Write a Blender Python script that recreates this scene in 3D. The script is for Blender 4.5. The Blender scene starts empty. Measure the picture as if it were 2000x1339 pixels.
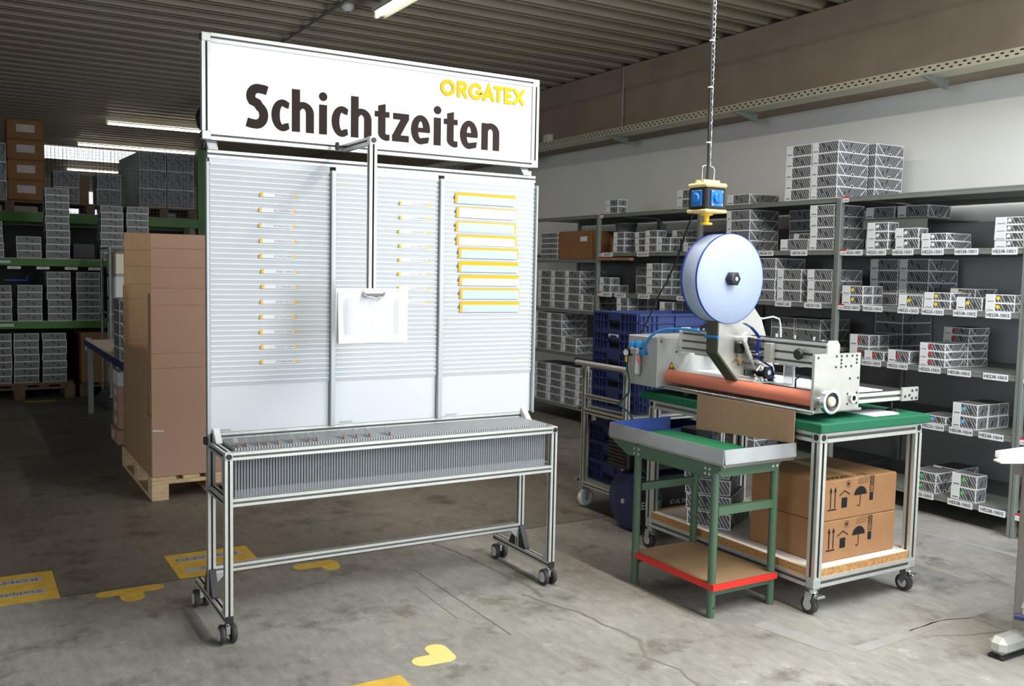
import bpy, bmesh, math, random
from mathutils import Vector, Matrix
random.seed(7)
SC = bpy.context.scene
COL = SC.collection

# ------------------------------------------------------------------ camera
F_PX, YAW, PITCH, ROLL, CAM_H = 1816.84, 0.5389, 0.0768, 0.0201, 1.45
cd = bpy.data.cameras.new('camera')
cam = bpy.data.objects.new('camera', cd)
COL.objects.link(cam)
cd.sensor_fit = 'HORIZONTAL'
cd.sensor_width = 36.0
cd.lens = F_PX / 2000.0 * 36.0
cd.clip_start, cd.clip_end = 0.05, 200
fw = Vector((math.sin(YAW)*math.cos(PITCH), math.cos(YAW)*math.cos(PITCH), -math.sin(PITCH)))
rt = Vector((math.cos(YAW), -math.sin(YAW), 0.0))
up = rt.cross(fw)
r2 = rt*math.cos(ROLL) + up*math.sin(ROLL)
u2 = up*math.cos(ROLL) - rt*math.sin(ROLL)
cam.matrix_world = Matrix(((r2.x, u2.x, -fw.x, 0), (r2.y, u2.y, -fw.y, 0), (r2.z, u2.z, -fw.z, CAM_H), (0, 0, 0, 1)))
SC.camera = cam

# ------------------------------------------------------------------ world, daylight, exposure
w = bpy.data.worlds.new('world'); SC.world = w; w.use_nodes = True
w.node_tree.nodes['Background'].inputs[0].default_value = (0.75, 0.85, 1.0, 1)
w.node_tree.nodes['Background'].inputs[1].default_value = 0.6
SC.view_settings.view_transform = 'Standard'
SC.view_settings.look = 'None'
SC.view_settings.gamma = 1.0
SC.view_settings.use_curve_mapping = False
SC.view_settings.exposure = -0.1

def area(name, loc, rot, sx, sy, power, color, spread=math.pi):
    l = bpy.data.lights.new(name, 'AREA'); l.shape = 'RECTANGLE'; l.size = sx; l.size_y = sy
    l.energy = power; l.color = color; l.spread = spread
    o = bpy.data.objects.new(name, l); COL.objects.link(o); o.location = loc; o.rotation_euler = rot
    return o
# daylight through the gate opening in the wall behind the camera
area('gate_daylight', (4.0, -3.75, 1.75), (math.radians(90), 0, 0), 2.8, 2.9, 240, (0.80, 0.90, 1.0))
# added daylight fill over the front aisle (unseen, above the camera)
area('aisle_fill', (3.9, .6, 3.36), (0, 0, 0), 1.6, 3.2, 190, (0.86, 0.94, 1.0))
# added daylight fill at the left wall near the camera, unseen
area('left_fill', (-6.9, -1.3, 1.9), (0, math.radians(-90), 0), 2.2, 4.6, 210, (0.80, 0.90, 1.0))

# ------------------------------------------------------------------ materials
def lin(v):
    v /= 255.0
    return v/12.92 if v <= 0.04045 else ((v+0.055)/1.055)**2.4
def C(r, g, b): return (lin(r), lin(g), lin(b), 1)
MATS = {}
def mat(name, col, rough=0.5, metal=0.0, noise=0.0, scale=8.0, bump=0.0, emit=None, stretch=None, spec=0.5, alpha=None, trans=0.0):
    m = bpy.data.materials.new(name); m.use_nodes = True
    nt = m.node_tree; p = nt.nodes['Principled BSDF']
    p.inputs['Base Color'].default_value = col
    p.inputs['Roughness'].default_value = rough
    p.inputs['Metallic'].default_value = metal
    p.inputs['Specular IOR Level'].default_value = spec
    if trans: p.inputs['Transmission Weight'].default_value = trans
    if emit:
        p.inputs['Emission Color'].default_value = emit[0]; p.inputs['Emission Strength'].default_value = emit[1]
    if noise or bump:
        tc = nt.nodes.new('ShaderNodeTexCoord'); mp = nt.nodes.new('ShaderNodeMapping')
        nt.links.new(tc.outputs['Object'], mp.inputs[0])
        if stretch: mp.inputs['Scale'].default_value = stretch
        n = nt.nodes.new('ShaderNodeTexNoise'); n.inputs['Scale'].default_value = scale; n.inputs['Detail'].default_value = 6
        nt.links.new(mp.outputs[0], n.inputs['Vector'])
        if noise:
            r = nt.nodes.new('ShaderNodeValToRGB')
            a = [max(0, c*(1-noise)) for c in col[:3]]; b = [min(1, c*(1+noise)) for c in col[:3]]
            r.color_ramp.elements[0].position = 0.3; r.color_ramp.elements[1].position = 0.7
            r.color_ramp.elements[0].color = (*a, 1); r.color_ramp.elements[1].color = (*b, 1)
            nt.links.new(n.outputs['Fac'], r.inputs[0]); nt.links.new(r.outputs[0], p.inputs['Base Color'])
        if bump:
            bp_ = nt.nodes.new('ShaderNodeBump'); bp_.inputs['Strength'].default_value = bump; bp_.inputs['Distance'].default_value = 0.01
            nt.links.new(n.outputs['Fac'], bp_.inputs['Height']); nt.links.new(bp_.outputs[0], p.inputs['Normal'])
    MATS[name] = m
    return m
M = MATS
mat('alu', C(205, 206, 200), 0.38, 0.55, 0.05, 30)
mat('slot_shade', C(112, 113, 108), 0.6, 0.1)  # grey stands in for the shade inside the profile grooves
mat('alu_bright', C(218, 219, 216), 0.3, 0.5, 0.04, 20)
mat('alu_plate', C(186, 185, 178), 0.33, 0.6, 0.05, 25)
mat('steel_chrome', C(215, 218, 220), 0.18, 0.95)
mat('black_plastic', C(32, 32, 34), 0.45)
mat('dark_rubber', C(58, 55, 54), 0.6)
mat('grey_hub', C(190, 190, 192), 0.4)
mat('white_sign', (0.93, 0.93, 0.93, 1), 0.45)
mat('white_panel', C(204, 208, 211), 0.35, 0, 0.015, 3)
mat('slat_white', C(198, 203, 207), 0.42)
mat('slat_lip', C(238, 240, 242), 0.35)
mat('edge_grey', C(176, 180, 180), 0.35, 0.3)
mat('ink_brown', C(52, 41, 38), 0.7, spec=0.15)
mat('ink_black', C(28, 28, 30), 0.7, spec=0.2)
mat('ink_grey', C(120, 122, 125), 0.6)
mat('ink_light', C(196, 199, 206), 0.6)
mat('logo_amber', C(250, 180, 0), 0.6, spec=0.2)
mat('amber', C(250, 185, 40), 0.5)
mat('amber_folder', C(238, 176, 30), 0.6, spec=0.2)
mat('paper', C(226, 227, 231), 0.6)
mat('paper_blue', C(186, 206, 208), 0.6)
mat('paper_mint', C(206, 216, 198), 0.6)
mat('paper_lilac', C(214, 212, 220), 0.6)
mat('holder_grey', C(160, 164, 168), 0.45)
mat('clear_tab', C(240, 242, 246), 0.08, 0, trans=0.8)
mat('copper_slip', C(190, 135, 105), 0.6)
mat('cardboard', C(190, 154, 132), 0.8, 0, 0.05, 60, 0.05, stretch=(1, 1, 6))
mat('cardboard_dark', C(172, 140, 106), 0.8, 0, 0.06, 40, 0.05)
mat('carton', C(154, 112, 74), 0.7, 0, 0.05, 15, 0.03)
mat('carton_old', C(140, 100, 60), 0.8, 0, 0.08, 12)
mat('apron_board', C(168, 130, 104), 0.85, 0, 0.05, 40)
mat('tape', C(196, 152, 100), 0.3)
mat('pallet_wood', C(222, 192, 150), 0.8, 0, 0.18, 14, 0.15, stretch=(1, 1, 4))
mat('pallet_old', C(120, 98, 76), 0.85, 0, 0.2, 14, 0.15)
mat('rack_green', C(70, 118, 42), 0.5, 0, 0.06, 4)
mat('galv', C(136, 142, 136), 0.45, 0.35, 0.06, 12)
mat('tray_zinc', C(196, 190, 168), 0.4, 0.3, 0.05, 10)
mat('galv_dark', C(160, 160, 161), 0.7, 0.0, 0.05, 3)
mat('wall_paint', C(242, 241, 236), 0.8, 0, 0.02, 2)
mat('wall_plain', C(190, 188, 182), 0.85)
mat('concrete_beam', C(152, 136, 118), 0.9, 0, 0.12, 3, 0.2)
mat('ceiling_sheet', C(146, 134, 116), 0.42, 0.2, 0.06, 1.5)
mat('crate_blue', C(44, 58, 108), 0.45, 0, 0.05, 10)
mat('tray_blue', C(34, 58, 130), 0.45)
mat('green_top', C(12, 98, 66), 0.6, 0, 0.06, 20)
mat('green_mat', C(20, 110, 70), 0.65, 0, 0.07, 14)
mat('green_paint', C(72, 98, 74), 0.5, 0, 0.06, 18)
mat('rim_metal', C(178, 180, 182), 0.35, 0.6, 0.1, 9)
mat('hardboard', C(150, 120, 86), 0.75, 0, 0.1, 7)
mat('red_edge', C(214, 42, 32), 0.5)
mat('chipboard_edge', C(176, 132, 82), 0.85, 0, 0.35, 90, 0.2)
mat('melamine', C(226, 216, 204), 0.5, 0, 0.03, 5)
mat('roller_orange', C(216, 126, 100), 0.5, 0, 0.03, 6)
mat('control_box', C(186, 188, 184), 0.4, 0.15, 0.02, 4)
mat('reel_paper', C(172, 186, 214), 0.5)
mat('reel_edge', C(28, 62, 160), 0.45)
mat('socket_blue', C(28, 112, 190), 0.35)
mat('yellow_plastic', C(236, 190, 50), 0.4)
mat('cream_plastic', C(232, 206, 140), 0.45)
mat('hose_blue', C(40, 140, 214), 0.35)
mat('hose_clear', C(200, 212, 214), 0.25)
mat('hose_green', C(22, 92, 96), 0.4)
mat('olive_steel', C(88, 88, 72), 0.35, 0.6)
mat('brass', C(200, 160, 100), 0.3, 0.8)
mat('warning_yellow', C(245, 190, 30), 0.5)
mat('cable_black', C(26, 27, 30), 0.5)
mat('pvc_white', C(225, 228, 226), 0.4)
mat('ivory', C(214, 210, 170), 0.45)
mat('dark_machine', C(40, 41, 44), 0.5)
mat('compressor_blue', C(44, 52, 92), 0.3)
mat('desk_white', C(236, 238, 238), 0.4)
mat('desk_leg', C(150, 146, 140), 0.4, 0.5)
mat('floor_yellow', C(226, 186, 74), 0.6, 0, 0.14, 16)
mat('floor_cream', C(250, 226, 140), 0.6, 0, 0.04, 16)
mat('floor_strip', C(190, 184, 178), 0.6, 0, 0.06, 16)
mat('crack_dark', C(122, 116, 108), 0.9)
mat('joint_dark', C(58, 54, 50), 0.9)
mat('patch_dark', C(150, 147, 142), 0.8, 0, 0.1, 9)
mat('box_white', C(228, 230, 232), 0.55)
mat('dot_yellow', C(235, 205, 50), 0.5)
mat('dot_red', C(205, 55, 50), 0.5)
mat('dot_blue', C(105, 185, 220), 0.5)
mat('dot_green', C(85, 195, 95), 0.5)
mat('dot_white', C(232, 234, 236), 0.5)
mat('tube_glow', C(255, 255, 250), 0.4, emit=((1.0, 0.93, 0.78, 1), 7))
mat('rooflight_glow', C(255, 255, 255), 0.4, emit=((0.92, 0.96, 1.0, 1), 1.7))
mat('lamp_white', C(228, 226, 214), 0.4)
mat('rack_shade', C(58, 57, 54), 0.8)  # near-black colour for the gloom behind the racks
mat('wire_dark', C(24, 30, 20), 0.5)
mat('shrink_film', C(190, 205, 190), 0.15, 0, trans=0.3)
mat('table_blue', C(40, 50, 92), 0.5)
mat('blue_glint', C(40, 110, 235), 0.4)  # colour of a blue reflection, gives off no light

def stripe_mat(name, dark, light):
    m = bpy.data.materials.new(name); m.use_nodes = True; nt = m.node_tree; p = nt.nodes['Principled BSDF']
    p.inputs['Roughness'].default_value = 0.5
    N = nt.nodes.new; L = nt.links.new
    tc = N('ShaderNodeTexCoord'); sx = N('ShaderNodeSeparateXYZ'); L(tc.outputs['Object'], sx.inputs[0])
    def mth(op, a, b=None):
        n = N('ShaderNodeMath'); n.operation = op
        for i, v in enumerate((a, b)):
            if v is None: continue
            if isinstance(v, (int, float)): n.inputs[i].default_value = v
            else: L(v, n.inputs[i])
        return n.outputs[0]
    xy = mth('MULTIPLY', mth('ADD', sx.outputs[0], sx.outputs[1]), -1.0)
    s = mth('ADD', xy, mth('MULTIPLY', sx.outputs[2], 0.6))
    t = mth('SUBTRACT', mth('MULTIPLY', xy, 0.6), sx.outputs[2])
    sk = mth('MULTIPLY', s, 54.0); tk = mth('MULTIPLY', t, 24.0)
    row = mth('FLOOR', sk); fr = mth('FRACT', sk)
    tj = mth('ADD', tk, mth('MULTIPLY', row, 0.37))
    wn = N('ShaderNodeTexWhiteNoise'); wn.noise_dimensions = '2D'
    cb = N('ShaderNodeCombineXYZ'); L(row, cb.inputs[0]); L(mth('FLOOR', tj), cb.inputs[1]); L(cb.outputs[0], wn.inputs['Vector'])
    on = mth('MULTIPLY', mth('GREATER_THAN', fr, 0.62), mth('GREATER_THAN', wn.outputs['Value'], 0.2))
    mx = N('ShaderNodeMix'); mx.data_type = 'RGBA'; L(on, mx.inputs[0]); mx.inputs[6].default_value = dark; mx.inputs[7].default_value = light
    L(mx.outputs[2], p.inputs['Base Color']); MATS[name] = m
stripe_mat('box_stripe', C(74, 75, 77), C(168, 169, 171))

def floor_mat():
    m = bpy.data.materials.new('concrete_floor'); m.use_nodes = True; nt = m.node_tree; p = nt.nodes['Principled BSDF']
    N = nt.nodes.new; L = nt.links.new
    tc = N('ShaderNodeTexCoord')
    def noise(sc, det, stretch=None, rough=0.6):
        n = N('ShaderNodeTexNoise'); n.inputs['Scale'].default_value = sc; n.inputs['Detail'].default_value = det; n.inputs['Roughness'].default_value = rough
        if stretch:
            mp = N('ShaderNodeMapping'); mp.inputs['Scale'].default_value = stretch; L(tc.outputs['Object'], mp.inputs[0]); L(mp.outputs[0], n.inputs['Vector'])
        else: L(tc.outputs['Object'], n.inputs['Vector'])
        return n.outputs['Fac']
    def ramp(fac, stops):
        r = N('ShaderNodeValToRGB'); e = r.color_ramp.elements
        while len(e) < len(stops): e.new(0.5)
        for i, (pos, col) in enumerate(stops): e[i].position = pos; e[i].color = col
        L(fac, r.inputs[0]); return r.outputs[0]
    base = ramp(noise(0.9, 8), [(0.28, C(138, 134, 128)), (0.5, C(165, 162, 156)), (0.72, C(184, 181, 175))])
    fine = ramp(noise(26, 10, (1, 0.35, 1), 0.7), [(0.3, C(196, 194, 190)), (0.55, C(232, 231, 229)), (0.75, C(255, 255, 255))])
    blot = ramp(noise(3.2, 8, None, 0.7), [(0.36, C(178, 172, 166)), (0.47, C(255, 255, 255))])
    pale = ramp(noise(6.5, 9, None, 0.75), [(0.6, (0, 0, 0, 1)), (0.68, (1, 1, 1, 1))])
    def mixm(a, b, f):
        x = N('ShaderNodeMix'); x.data_type = 'RGBA'; x.blend_type = 'MULTIPLY'; x.inputs[0].default_value = f
        L(a, x.inputs[6]); L(b, x.inputs[7]); return x.outputs[2]
    c = mixm(mixm(base, fine, 0.8), blot, 0.75)
    x = N('ShaderNodeMix'); x.data_type = 'RGBA'
    mm = N('ShaderNodeMath'); mm.operation = 'MULTIPLY'; mm.inputs[1].default_value = 0.3; L(pale, mm.inputs[0]); L(mm.outputs[0], x.inputs[0])
    L(c, x.inputs[6]); x.inputs[7].default_value = C(222, 221, 216)
    # the slab beyond the expansion joint is darker and browner
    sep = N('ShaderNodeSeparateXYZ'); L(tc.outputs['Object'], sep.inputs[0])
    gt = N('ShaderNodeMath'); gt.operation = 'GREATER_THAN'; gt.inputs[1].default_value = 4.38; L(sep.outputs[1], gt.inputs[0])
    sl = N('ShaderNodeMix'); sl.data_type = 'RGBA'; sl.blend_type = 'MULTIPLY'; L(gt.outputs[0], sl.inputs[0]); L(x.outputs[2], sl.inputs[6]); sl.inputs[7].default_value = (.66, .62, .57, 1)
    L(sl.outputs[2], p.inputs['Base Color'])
    rr = N('ShaderNodeMapRange'); L(noise(5, 5), rr.inputs[0]); rr.inputs[3].default_value = 0.45; rr.inputs[4].default_value = 0.75; L(rr.outputs[0], p.inputs['Roughness'])
    bm_ = N('ShaderNodeBump'); bm_.inputs['Strength'].default_value = 0.08; L(noise(40, 6), bm_.inputs['Height']); L(bm_.outputs[0], p.inputs['Normal'])
    MATS['concrete_floor'] = m
floor_mat()
def reel_mat():
    m = bpy.data.materials.new('reel_paper'); m.use_nodes = True; nt = m.node_tree; p = nt.nodes['Principled BSDF']; p.inputs['Roughness'].default_value = 0.5
    N = nt.nodes.new; L = nt.links.new
    tc = N('ShaderNodeTexCoord'); mp = N('ShaderNodeMapping'); mp.inputs['Location'].default_value = (3.35-3.080, 0, .836-1.436); mp.inputs['Scale'].default_value = (1, 0, 1)
    L(tc.outputs['Object'], mp.inputs[0]); ln = N('ShaderNodeVectorMath'); ln.operation = 'LENGTH'; L(mp.outputs[0], ln.inputs[0])
    ns = N('ShaderNodeTexNoise'); ns.noise_dimensions = '1D'; ns.inputs['Scale'].default_value = 170; ns.inputs['Detail'].default_value = 3; L(ln.outputs['Value'], ns.inputs['W'])
    r = N('ShaderNodeValToRGB'); r.color_ramp.elements[0].position = .35; r.color_ramp.elements[1].position = .6; r.color_ramp.elements[0].color = C(152, 165, 190); r.color_ramp.elements[1].color = C(163, 175, 199)
    L(ns.outputs['Fac'], r.inputs[0]); L(r.outputs[0], p.inputs['Base Color']); MATS['reel_paper'] = m
reel_mat()

# ------------------------------------------------------------------ mesh helpers
BASE = {}
class MB:
    def __init__(s): s.v = []; s.f = []; s.m = []; s.sm = []; s.X = None; s.hasbar = False
    def add(s, vs, fs, m=0, smooth=False):
        o = len(s.v)
        for p in vs:
            p = Vector(p)
            s.v.append(s.X @ p if s.X is not None else p)
        for q in fs: s.f.append([o+i for i in q]); s.m.append(m); s.sm.append(smooth)
        return s
    def box(s, x0, x1, y0, y1, z0, z1, m=0):
        vs = [(x0,y0,z0),(x1,y0,z0),(x1,y1,z0),(x0,y1,z0),(x0,y0,z1),(x1,y0,z1),(x1,y1,z1),(x0,y1,z1)]
        return s.add(vs, [(0,3,2,1),(4,5,6,7),(0,1,5,4),(1,2,6,5),(2,3,7,6),(3,0,4,7)], m)
    def bbox(s, x0, x1, y0, y1, z0, z1, b=0.003, m=0):
        # box with chamfered edges
        b = min(b, (x1-x0)*.45, (y1-y0)*.45, (z1-z0)*.45)
        bm = bmesh.new()
        vs = [bm.verts.new(p) for p in [(x0,y0,z0),(x1,y0,z0),(x1,y1,z0),(x0,y1,z0),(x0,y0,z1),(x1,y0,z1),(x1,y1,z1),(x0,y1,z1)]]
        for q in [(0,3,2,1),(4,5,6,7),(0,1,5,4),(1,2,6,5),(2,3,7,6),(3,0,4,7)]: bm.faces.new([vs[i] for i in q])
        bmesh.ops.bevel(bm, geom=bm.edges[:], offset=b, segments=1, affect='EDGES', profile=0.5)
        bm.verts.index_update()
        s.add([v.co.copy() for v in bm.verts], [[v.index for v in f.verts] for f in bm.faces], m)
        bm.free(); return s
    @staticmethod
    def frame(d):
        d = Vector(d).normalized()
        a = Vector((0,0,1)) if abs(d.z) < 0.9 else Vector((1,0,0))
        e1 = a.cross(d).normalized(); e2 = d.cross(e1)
        return d, e1, e2
    def cyl(s, p0, p1, r, r1=None, n=16, m=0, cap=True, smooth=True):
        p0, p1 = Vector(p0), Vector(p1); r1 = r if r1 is None else r1
        d, e1, e2 = s.frame(p1-p0)
        vs = []
        for p, q in ((p0, r), (p1, r1)):
            for i in range(n):
                a = 2*math.pi*i/n; vs.append(p + e1*math.cos(a)*q + e2*math.sin(a)*q)
        s.add(vs, [(i, (i+1) % n, n+(i+1) % n, n+i) for i in range(n)], m, smooth)
        if cap: s.add(vs, [list(range(n))[::-1], list(range(n, 2*n))], m)
        return s
    def ring(s, c, axis, ro, ri, h, n=24, m=0):
        # flat annulus of height h along axis, centred at c
        c = Vector(c); d, e1, e2 = s.frame(axis); vs = []
        for hh, r in ((-h/2, ro), (h/2, ro), (h/2, ri), (-h/2, ri)):
            for i in range(n):
                a = 2*math.pi*i/n; vs.append(c + d*hh + e1*math.cos(a)*r + e2*math.sin(a)*r)
        for k in range(4):
            k2 = (k+1) % 4
            s.add(vs, [(k*n+i, k*n+(i+1) % n, k2*n+(i+1) % n, k2*n+i) for i in range(n)], m, k in (0, 2))
        return s
    def lathe(s, c, axis, prof, n=24, m=0):
        c = Vector(c); d, e1, e2 = s.frame(axis); vs = []
        for r, h in prof:
            for i in range(n):
                a = 2*math.pi*i/n; vs.append(c + d*h + e1*math.cos(a)*r + e2*math.sin(a)*r)
        k = len(prof)
        s.add(vs, [(j*n+i, j*n+(i+1) % n, (j+1)*n+(i+1) % n, (j+1)*n+i) for j in range(k-1) for i in range(n)], m, True)
        return s.add(vs, [list(range(n))[::-1], list(range((k-1)*n, k*n))], m)
    def tube(s, pts, r, n=8, m=0):
        pts = [Vector(p) for p in pts]; vs = []; k = len(pts)
        prev = None
        for i, p in enumerate(pts):
            d = (pts[min(i+1, k-1)] - pts[max(i-1, 0)]).normalized()
            if prev is None: _, e1, e2 = s.frame(d)
            else:
                e1 = (prev - d*prev.dot(d)).normalized(); e2 = d.cross(e1)
            prev = e1
            for j in range(n):
                a = 2*math.pi*j/n; vs.append(p + e1*math.cos(a)*r + e2*math.sin(a)*r)
        s.add(vs, [(i*n+j, i*n+(j+1) % n, (i+1)*n+(j+1) % n, (i+1)*n+j) for i in range(k-1) for j in range(n)], m, True)
        return s.add(vs, [list(range(n))[::-1], list(range((k-1)*n, k*n))], m)
    def prism(s, poly, axis, lo, hi, m=0):
        n = len(poly)
        def P(a, b, h): return {'x': (h, a, b), 'y': (a, h, b), 'z': (a, b, h)}[axis]
        vs = [P(a, b, lo) for a, b in poly] + [P(a, b, hi) for a, b in poly]
        return s.add(vs, [list(range(n))[::-1], list(range(n, 2*n))] + [(i, (i+1) % n, n+(i+1) % n, n+i) for i in range(n)], m)
    def bar(s, p0, p1, w=0.03, h=None, m=0, slots=(1, 1)):
        # slotted aluminium extrusion of width w, height h
        h = h or w
        p0, p1 = Vector(p0), Vector(p1); d = (p1-p0).normalized()
        if abs(d.z) > 0.9: e1, e2 = Vector((1,0,0)), Vector((0,1,0))
        else:
            e2 = Vector((0,0,1)); e1 = d.cross(e2).normalized(); e2 = e1.cross(d)
        u0 = min(w, h, max(w, h)/max(slots)); sw, cw, lip, sd = u0*0.14, u0*0.19, u0*0.07, u0*0.27
        pts = []
        marks = []
        def side(a, b, k):
            a, b = Vector(a), Vector(b); t = (b-a); L = t.length; t.normalize(); nrm = Vector((-t.y, t.x))
            pts.append(a)
            for i in range(k):
                c = a + t*L*(i+0.5)/k
                marks.append(len(pts)); pts.extend([c - t*sw, c - t*sw + nrm*lip, c - t*cw + nrm*lip, c - t*cw + nrm*sd, c + t*cw + nrm*sd, c + t*cw + nrm*lip, c + t*sw + nrm*lip, c + t*sw])
        hw, hh = w/2, h/2
        side((-hw,-hh), (hw,-hh), slots[0]); side((hw,-hh), (hw,hh), slots[1]); side((hw,hh), (-hw,hh), slots[0]); side((-hw,hh), (-hw,-hh), slots[1])
        n = len(pts)
        vs = [p0 + e1*q.x + e2*q.y for q in pts] + [p1 + e1*q.x + e2*q.y for q in pts]
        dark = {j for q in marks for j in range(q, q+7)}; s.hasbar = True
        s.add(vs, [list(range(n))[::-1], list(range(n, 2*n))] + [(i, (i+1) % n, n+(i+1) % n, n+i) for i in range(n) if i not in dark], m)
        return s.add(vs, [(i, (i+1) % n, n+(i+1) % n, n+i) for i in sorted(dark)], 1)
    def mesh(s, name, mats, off=(0, 0, 0), norm=True):
        if s.hasbar and isinstance(mats, str): mats = [mats, 'slot_shade']
        me = bpy.data.meshes.new(name)
        off = Vector(off)
        me.from_pydata([(p-off)[:] for p in s.v], [], s.f)
        for k in (mats if isinstance(mats, (list, tuple)) else [mats]): me.materials.append(M[k])
        me.polygons.foreach_set('material_index', s.m); me.polygons.foreach_set('use_smooth', s.sm)
        if norm:
            bm = bmesh.new(); bm.from_mesh(me); bmesh.ops.recalc_face_normals(bm, faces=bm.faces[:]); bm.to_mesh(me); bm.free()
        me.update(); return me

def link(name, me, parent=None, loc=(0, 0, 0), rz=0.0):
    o = bpy.data.objects.new(name, me); COL.objects.link(o)
    o.location = loc; o.rotation_euler = (0, 0, rz)
    if parent is not None: o.parent = parent
    return o
def tag(o, label, cat, group=None):
    o['label'] = label; o['category'] = cat
    if group: o['group'] = group
    return o
def thing(name, label, cat, base=(0, 0, 0), group=None):
    o = bpy.data.objects.new(name, None); COL.objects.link(o); o.location = base; o.empty_display_size = 0.1
    BASE[o] = Vector(base); return tag(o, label, cat, group)
def root_base(p): 
    while p is not None:
        if p in BASE: return BASE[p]
        p = p.parent
    return Vector((0, 0, 0))
def part(name, mb, mats, parent, label=None):
    o = link(name, mb.mesh(name, mats, root_base(parent)), parent)
    if label: o['label'] = label
    return o
def solo(name, mb, mats, label, cat, base, group=None):
    o = link(name, mb.mesh(name, mats, base), None, base); BASE[o] = Vector(base)
    return tag(o, label, cat, group)
def struct(name, mb, mats, parent=None):
    o = link(name, mb.mesh(name, mats), parent)
    if parent is None: o['kind'] = 'structure'
    return o

TXT = {}
def text_mb(s, size, bold=0.0):
    k = (s, bold)
    if k not in TXT:
        c = bpy.data.curves.new('t', 'FONT'); c.body = s; c.size = 1.0; c.offset = bold; c.resolution_u = 2; c.align_x = 'CENTER'; c.align_y = 'CENTER'
        o = bpy.data.objects.new('t', c); COL.objects.link(o)
        dg = bpy.context.evaluated_depsgraph_get(); me = bpy.data.meshes.new_from_object(o.evaluated_get(dg))
        TXT[k] = ([v.co.copy() for v in me.vertices], [list(p.vertices) for p in me.polygons])
        bpy.data.objects.remove(o); bpy.data.curves.remove(c); bpy.data.meshes.remove(me)
    vs, fs = TXT[k]
    return [v*size for v in vs], fs
def text(mb, s, size, origin, right, upv, m=0, bold=0.0, sx=1.0, align='c'):
    vs, fs = text_mb(s, size, bold); o, r, u = Vector(origin), Vector(right), Vector(upv)
    if not vs: return mb
    x0 = min(v.x for v in vs); x1 = max(v.x for v in vs)
    dx = {'c': 0, 'l': -x0, 'r': -x1}[align]
    mb.add([o + r*(v.x+dx)*sx + u*v.y for v in vs], fs, m); return mb
R_Y = ((1, 0, 0), (0, 0, 1))      # writing on faces turned to -Y
R_X = ((0, -1, 0), (0, 0, 1))     # writing on faces turned to -X

# ------------------------------------------------------------------ the hall
XR, XL, YF, YB, ZC = 5.93, -7.0, -4.0, 24.0, 3.43
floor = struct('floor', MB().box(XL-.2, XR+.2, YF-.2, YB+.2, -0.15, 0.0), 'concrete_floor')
struct('wall_right', MB().box(XR, XR+.2, YF, YB, 0, 3.7), 'wall_paint')
struct('wall_left', MB().box(XL-.2, XL, YF, YB, 0, 3.7), 'wall_plain')
struct('wall_back', MB().box(XL, XR, YB, YB+.2, 0, 3.7), 'wall_plain')
wf = MB(); wf.box(XL, 2.55, YF-.2, YF, 0, 3.7); wf.box(5.45, XR, YF-.2, YF, 0, 3.7); wf.box(2.55, 5.45, YF-.2, YF, 3.25, 3.7); wf.box(2.55, 5.45, YF-.2, YF, 0, .22)
struct('wall_front', wf, 'wall_plain')
w2_ = MB().box(XL-.01, XL+.005, -3.2, 1.4, .8, 3.0, 0)
for yy in (-3.22, -1.7, -.15, 1.36): w2_.box(XL-.005, XL+.02, yy, yy+.06, .78, 3.02, 1)
for zz in (.76, 3.0): w2_.box(XL-.005, XL+.02, -3.22, 1.42, zz, zz+.05, 1)
struct('added_window', w2_, ['rooflight_glow', 'lamp_white'])  # window added to go with the left fill light
# trapezoidal sheet roof, ribs along X
ce = MB(); pit = 0.27; ys = []
n = int((YB-YF)/pit)+1
prof = []
for i in range(n):
    y = YF + i*pit
    prof += [(y, ZC), (y+.035, ZC), (y+.04, ZC+.012), (y+.062, ZC+.012), (y+.067, ZC), (y+.10, ZC), (y+.135, ZC+.09), (y+.235, ZC+.09)]
vs = [(XL, a, b) for a, b in prof] + [(XR, a, b) for a, b in prof]; k = len(prof)
ce.add(vs, [(i, i+1, k+i+1, k+i) for i in range(k-1)])
ce.box(XL, XR, YF, YB, ZC+.12, ZC+.2)
struct('ceiling', ce, 'ceiling_sheet')
# concrete edge beam over the shelving
be = MB(); be.prism([(5.58, 2.82), (5.61, 2.79), (XR, 2.79), (XR, 3.425), (5.54, 3.425), (5.54, 3.225), (5.58, 3.20)], 'y', YF, YB)
struct('trim_1', be, 'concrete_beam')
# floor cracks, joints and repair strips
def ribbon_pts(pts, wd, jit=0.0):
    L, Rr = [], []
    for i, p in enumerate(pts):
        a = Vector(pts[max(i-1, 0)]); b = Vector(pts[min(i+1, len(pts)-1)]); t = (b-a).normalized(); nn = Vector((-t.y, t.x))
        ww = wd*(1+random.uniform(-jit, jit)); L.append(Vector(p)+nn*ww/2); Rr.append(Vector(p)-nn*ww/2)
    return L, Rr
def floor_ribbon(name, pts, wd, mt, jit=0.0, z=0.0008, sub=4):
    q = []
    for i in range(len(pts)-1):
        for j in range(sub):
            t = j/sub; q.append((pts[i][0]*(1-t)+pts[i+1][0]*t+random.uniform(-jit, jit)*wd, pts[i][1]*(1-t)+pts[i+1][1]*t+random.uniform(-jit, jit)*wd))
    q.append(pts[-1]); L, Rr = ribbon_pts(q, wd, jit)
    mb = MB(); n = len(q)
    mb.add([(p.x, p.y, z) for p in L]+[(p.x, p.y, z) for p in Rr], [(i, i+1, n+i+1, n+i) for i in range(n-1)])
    o = struct(name, mb, mt, floor); return o
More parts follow.
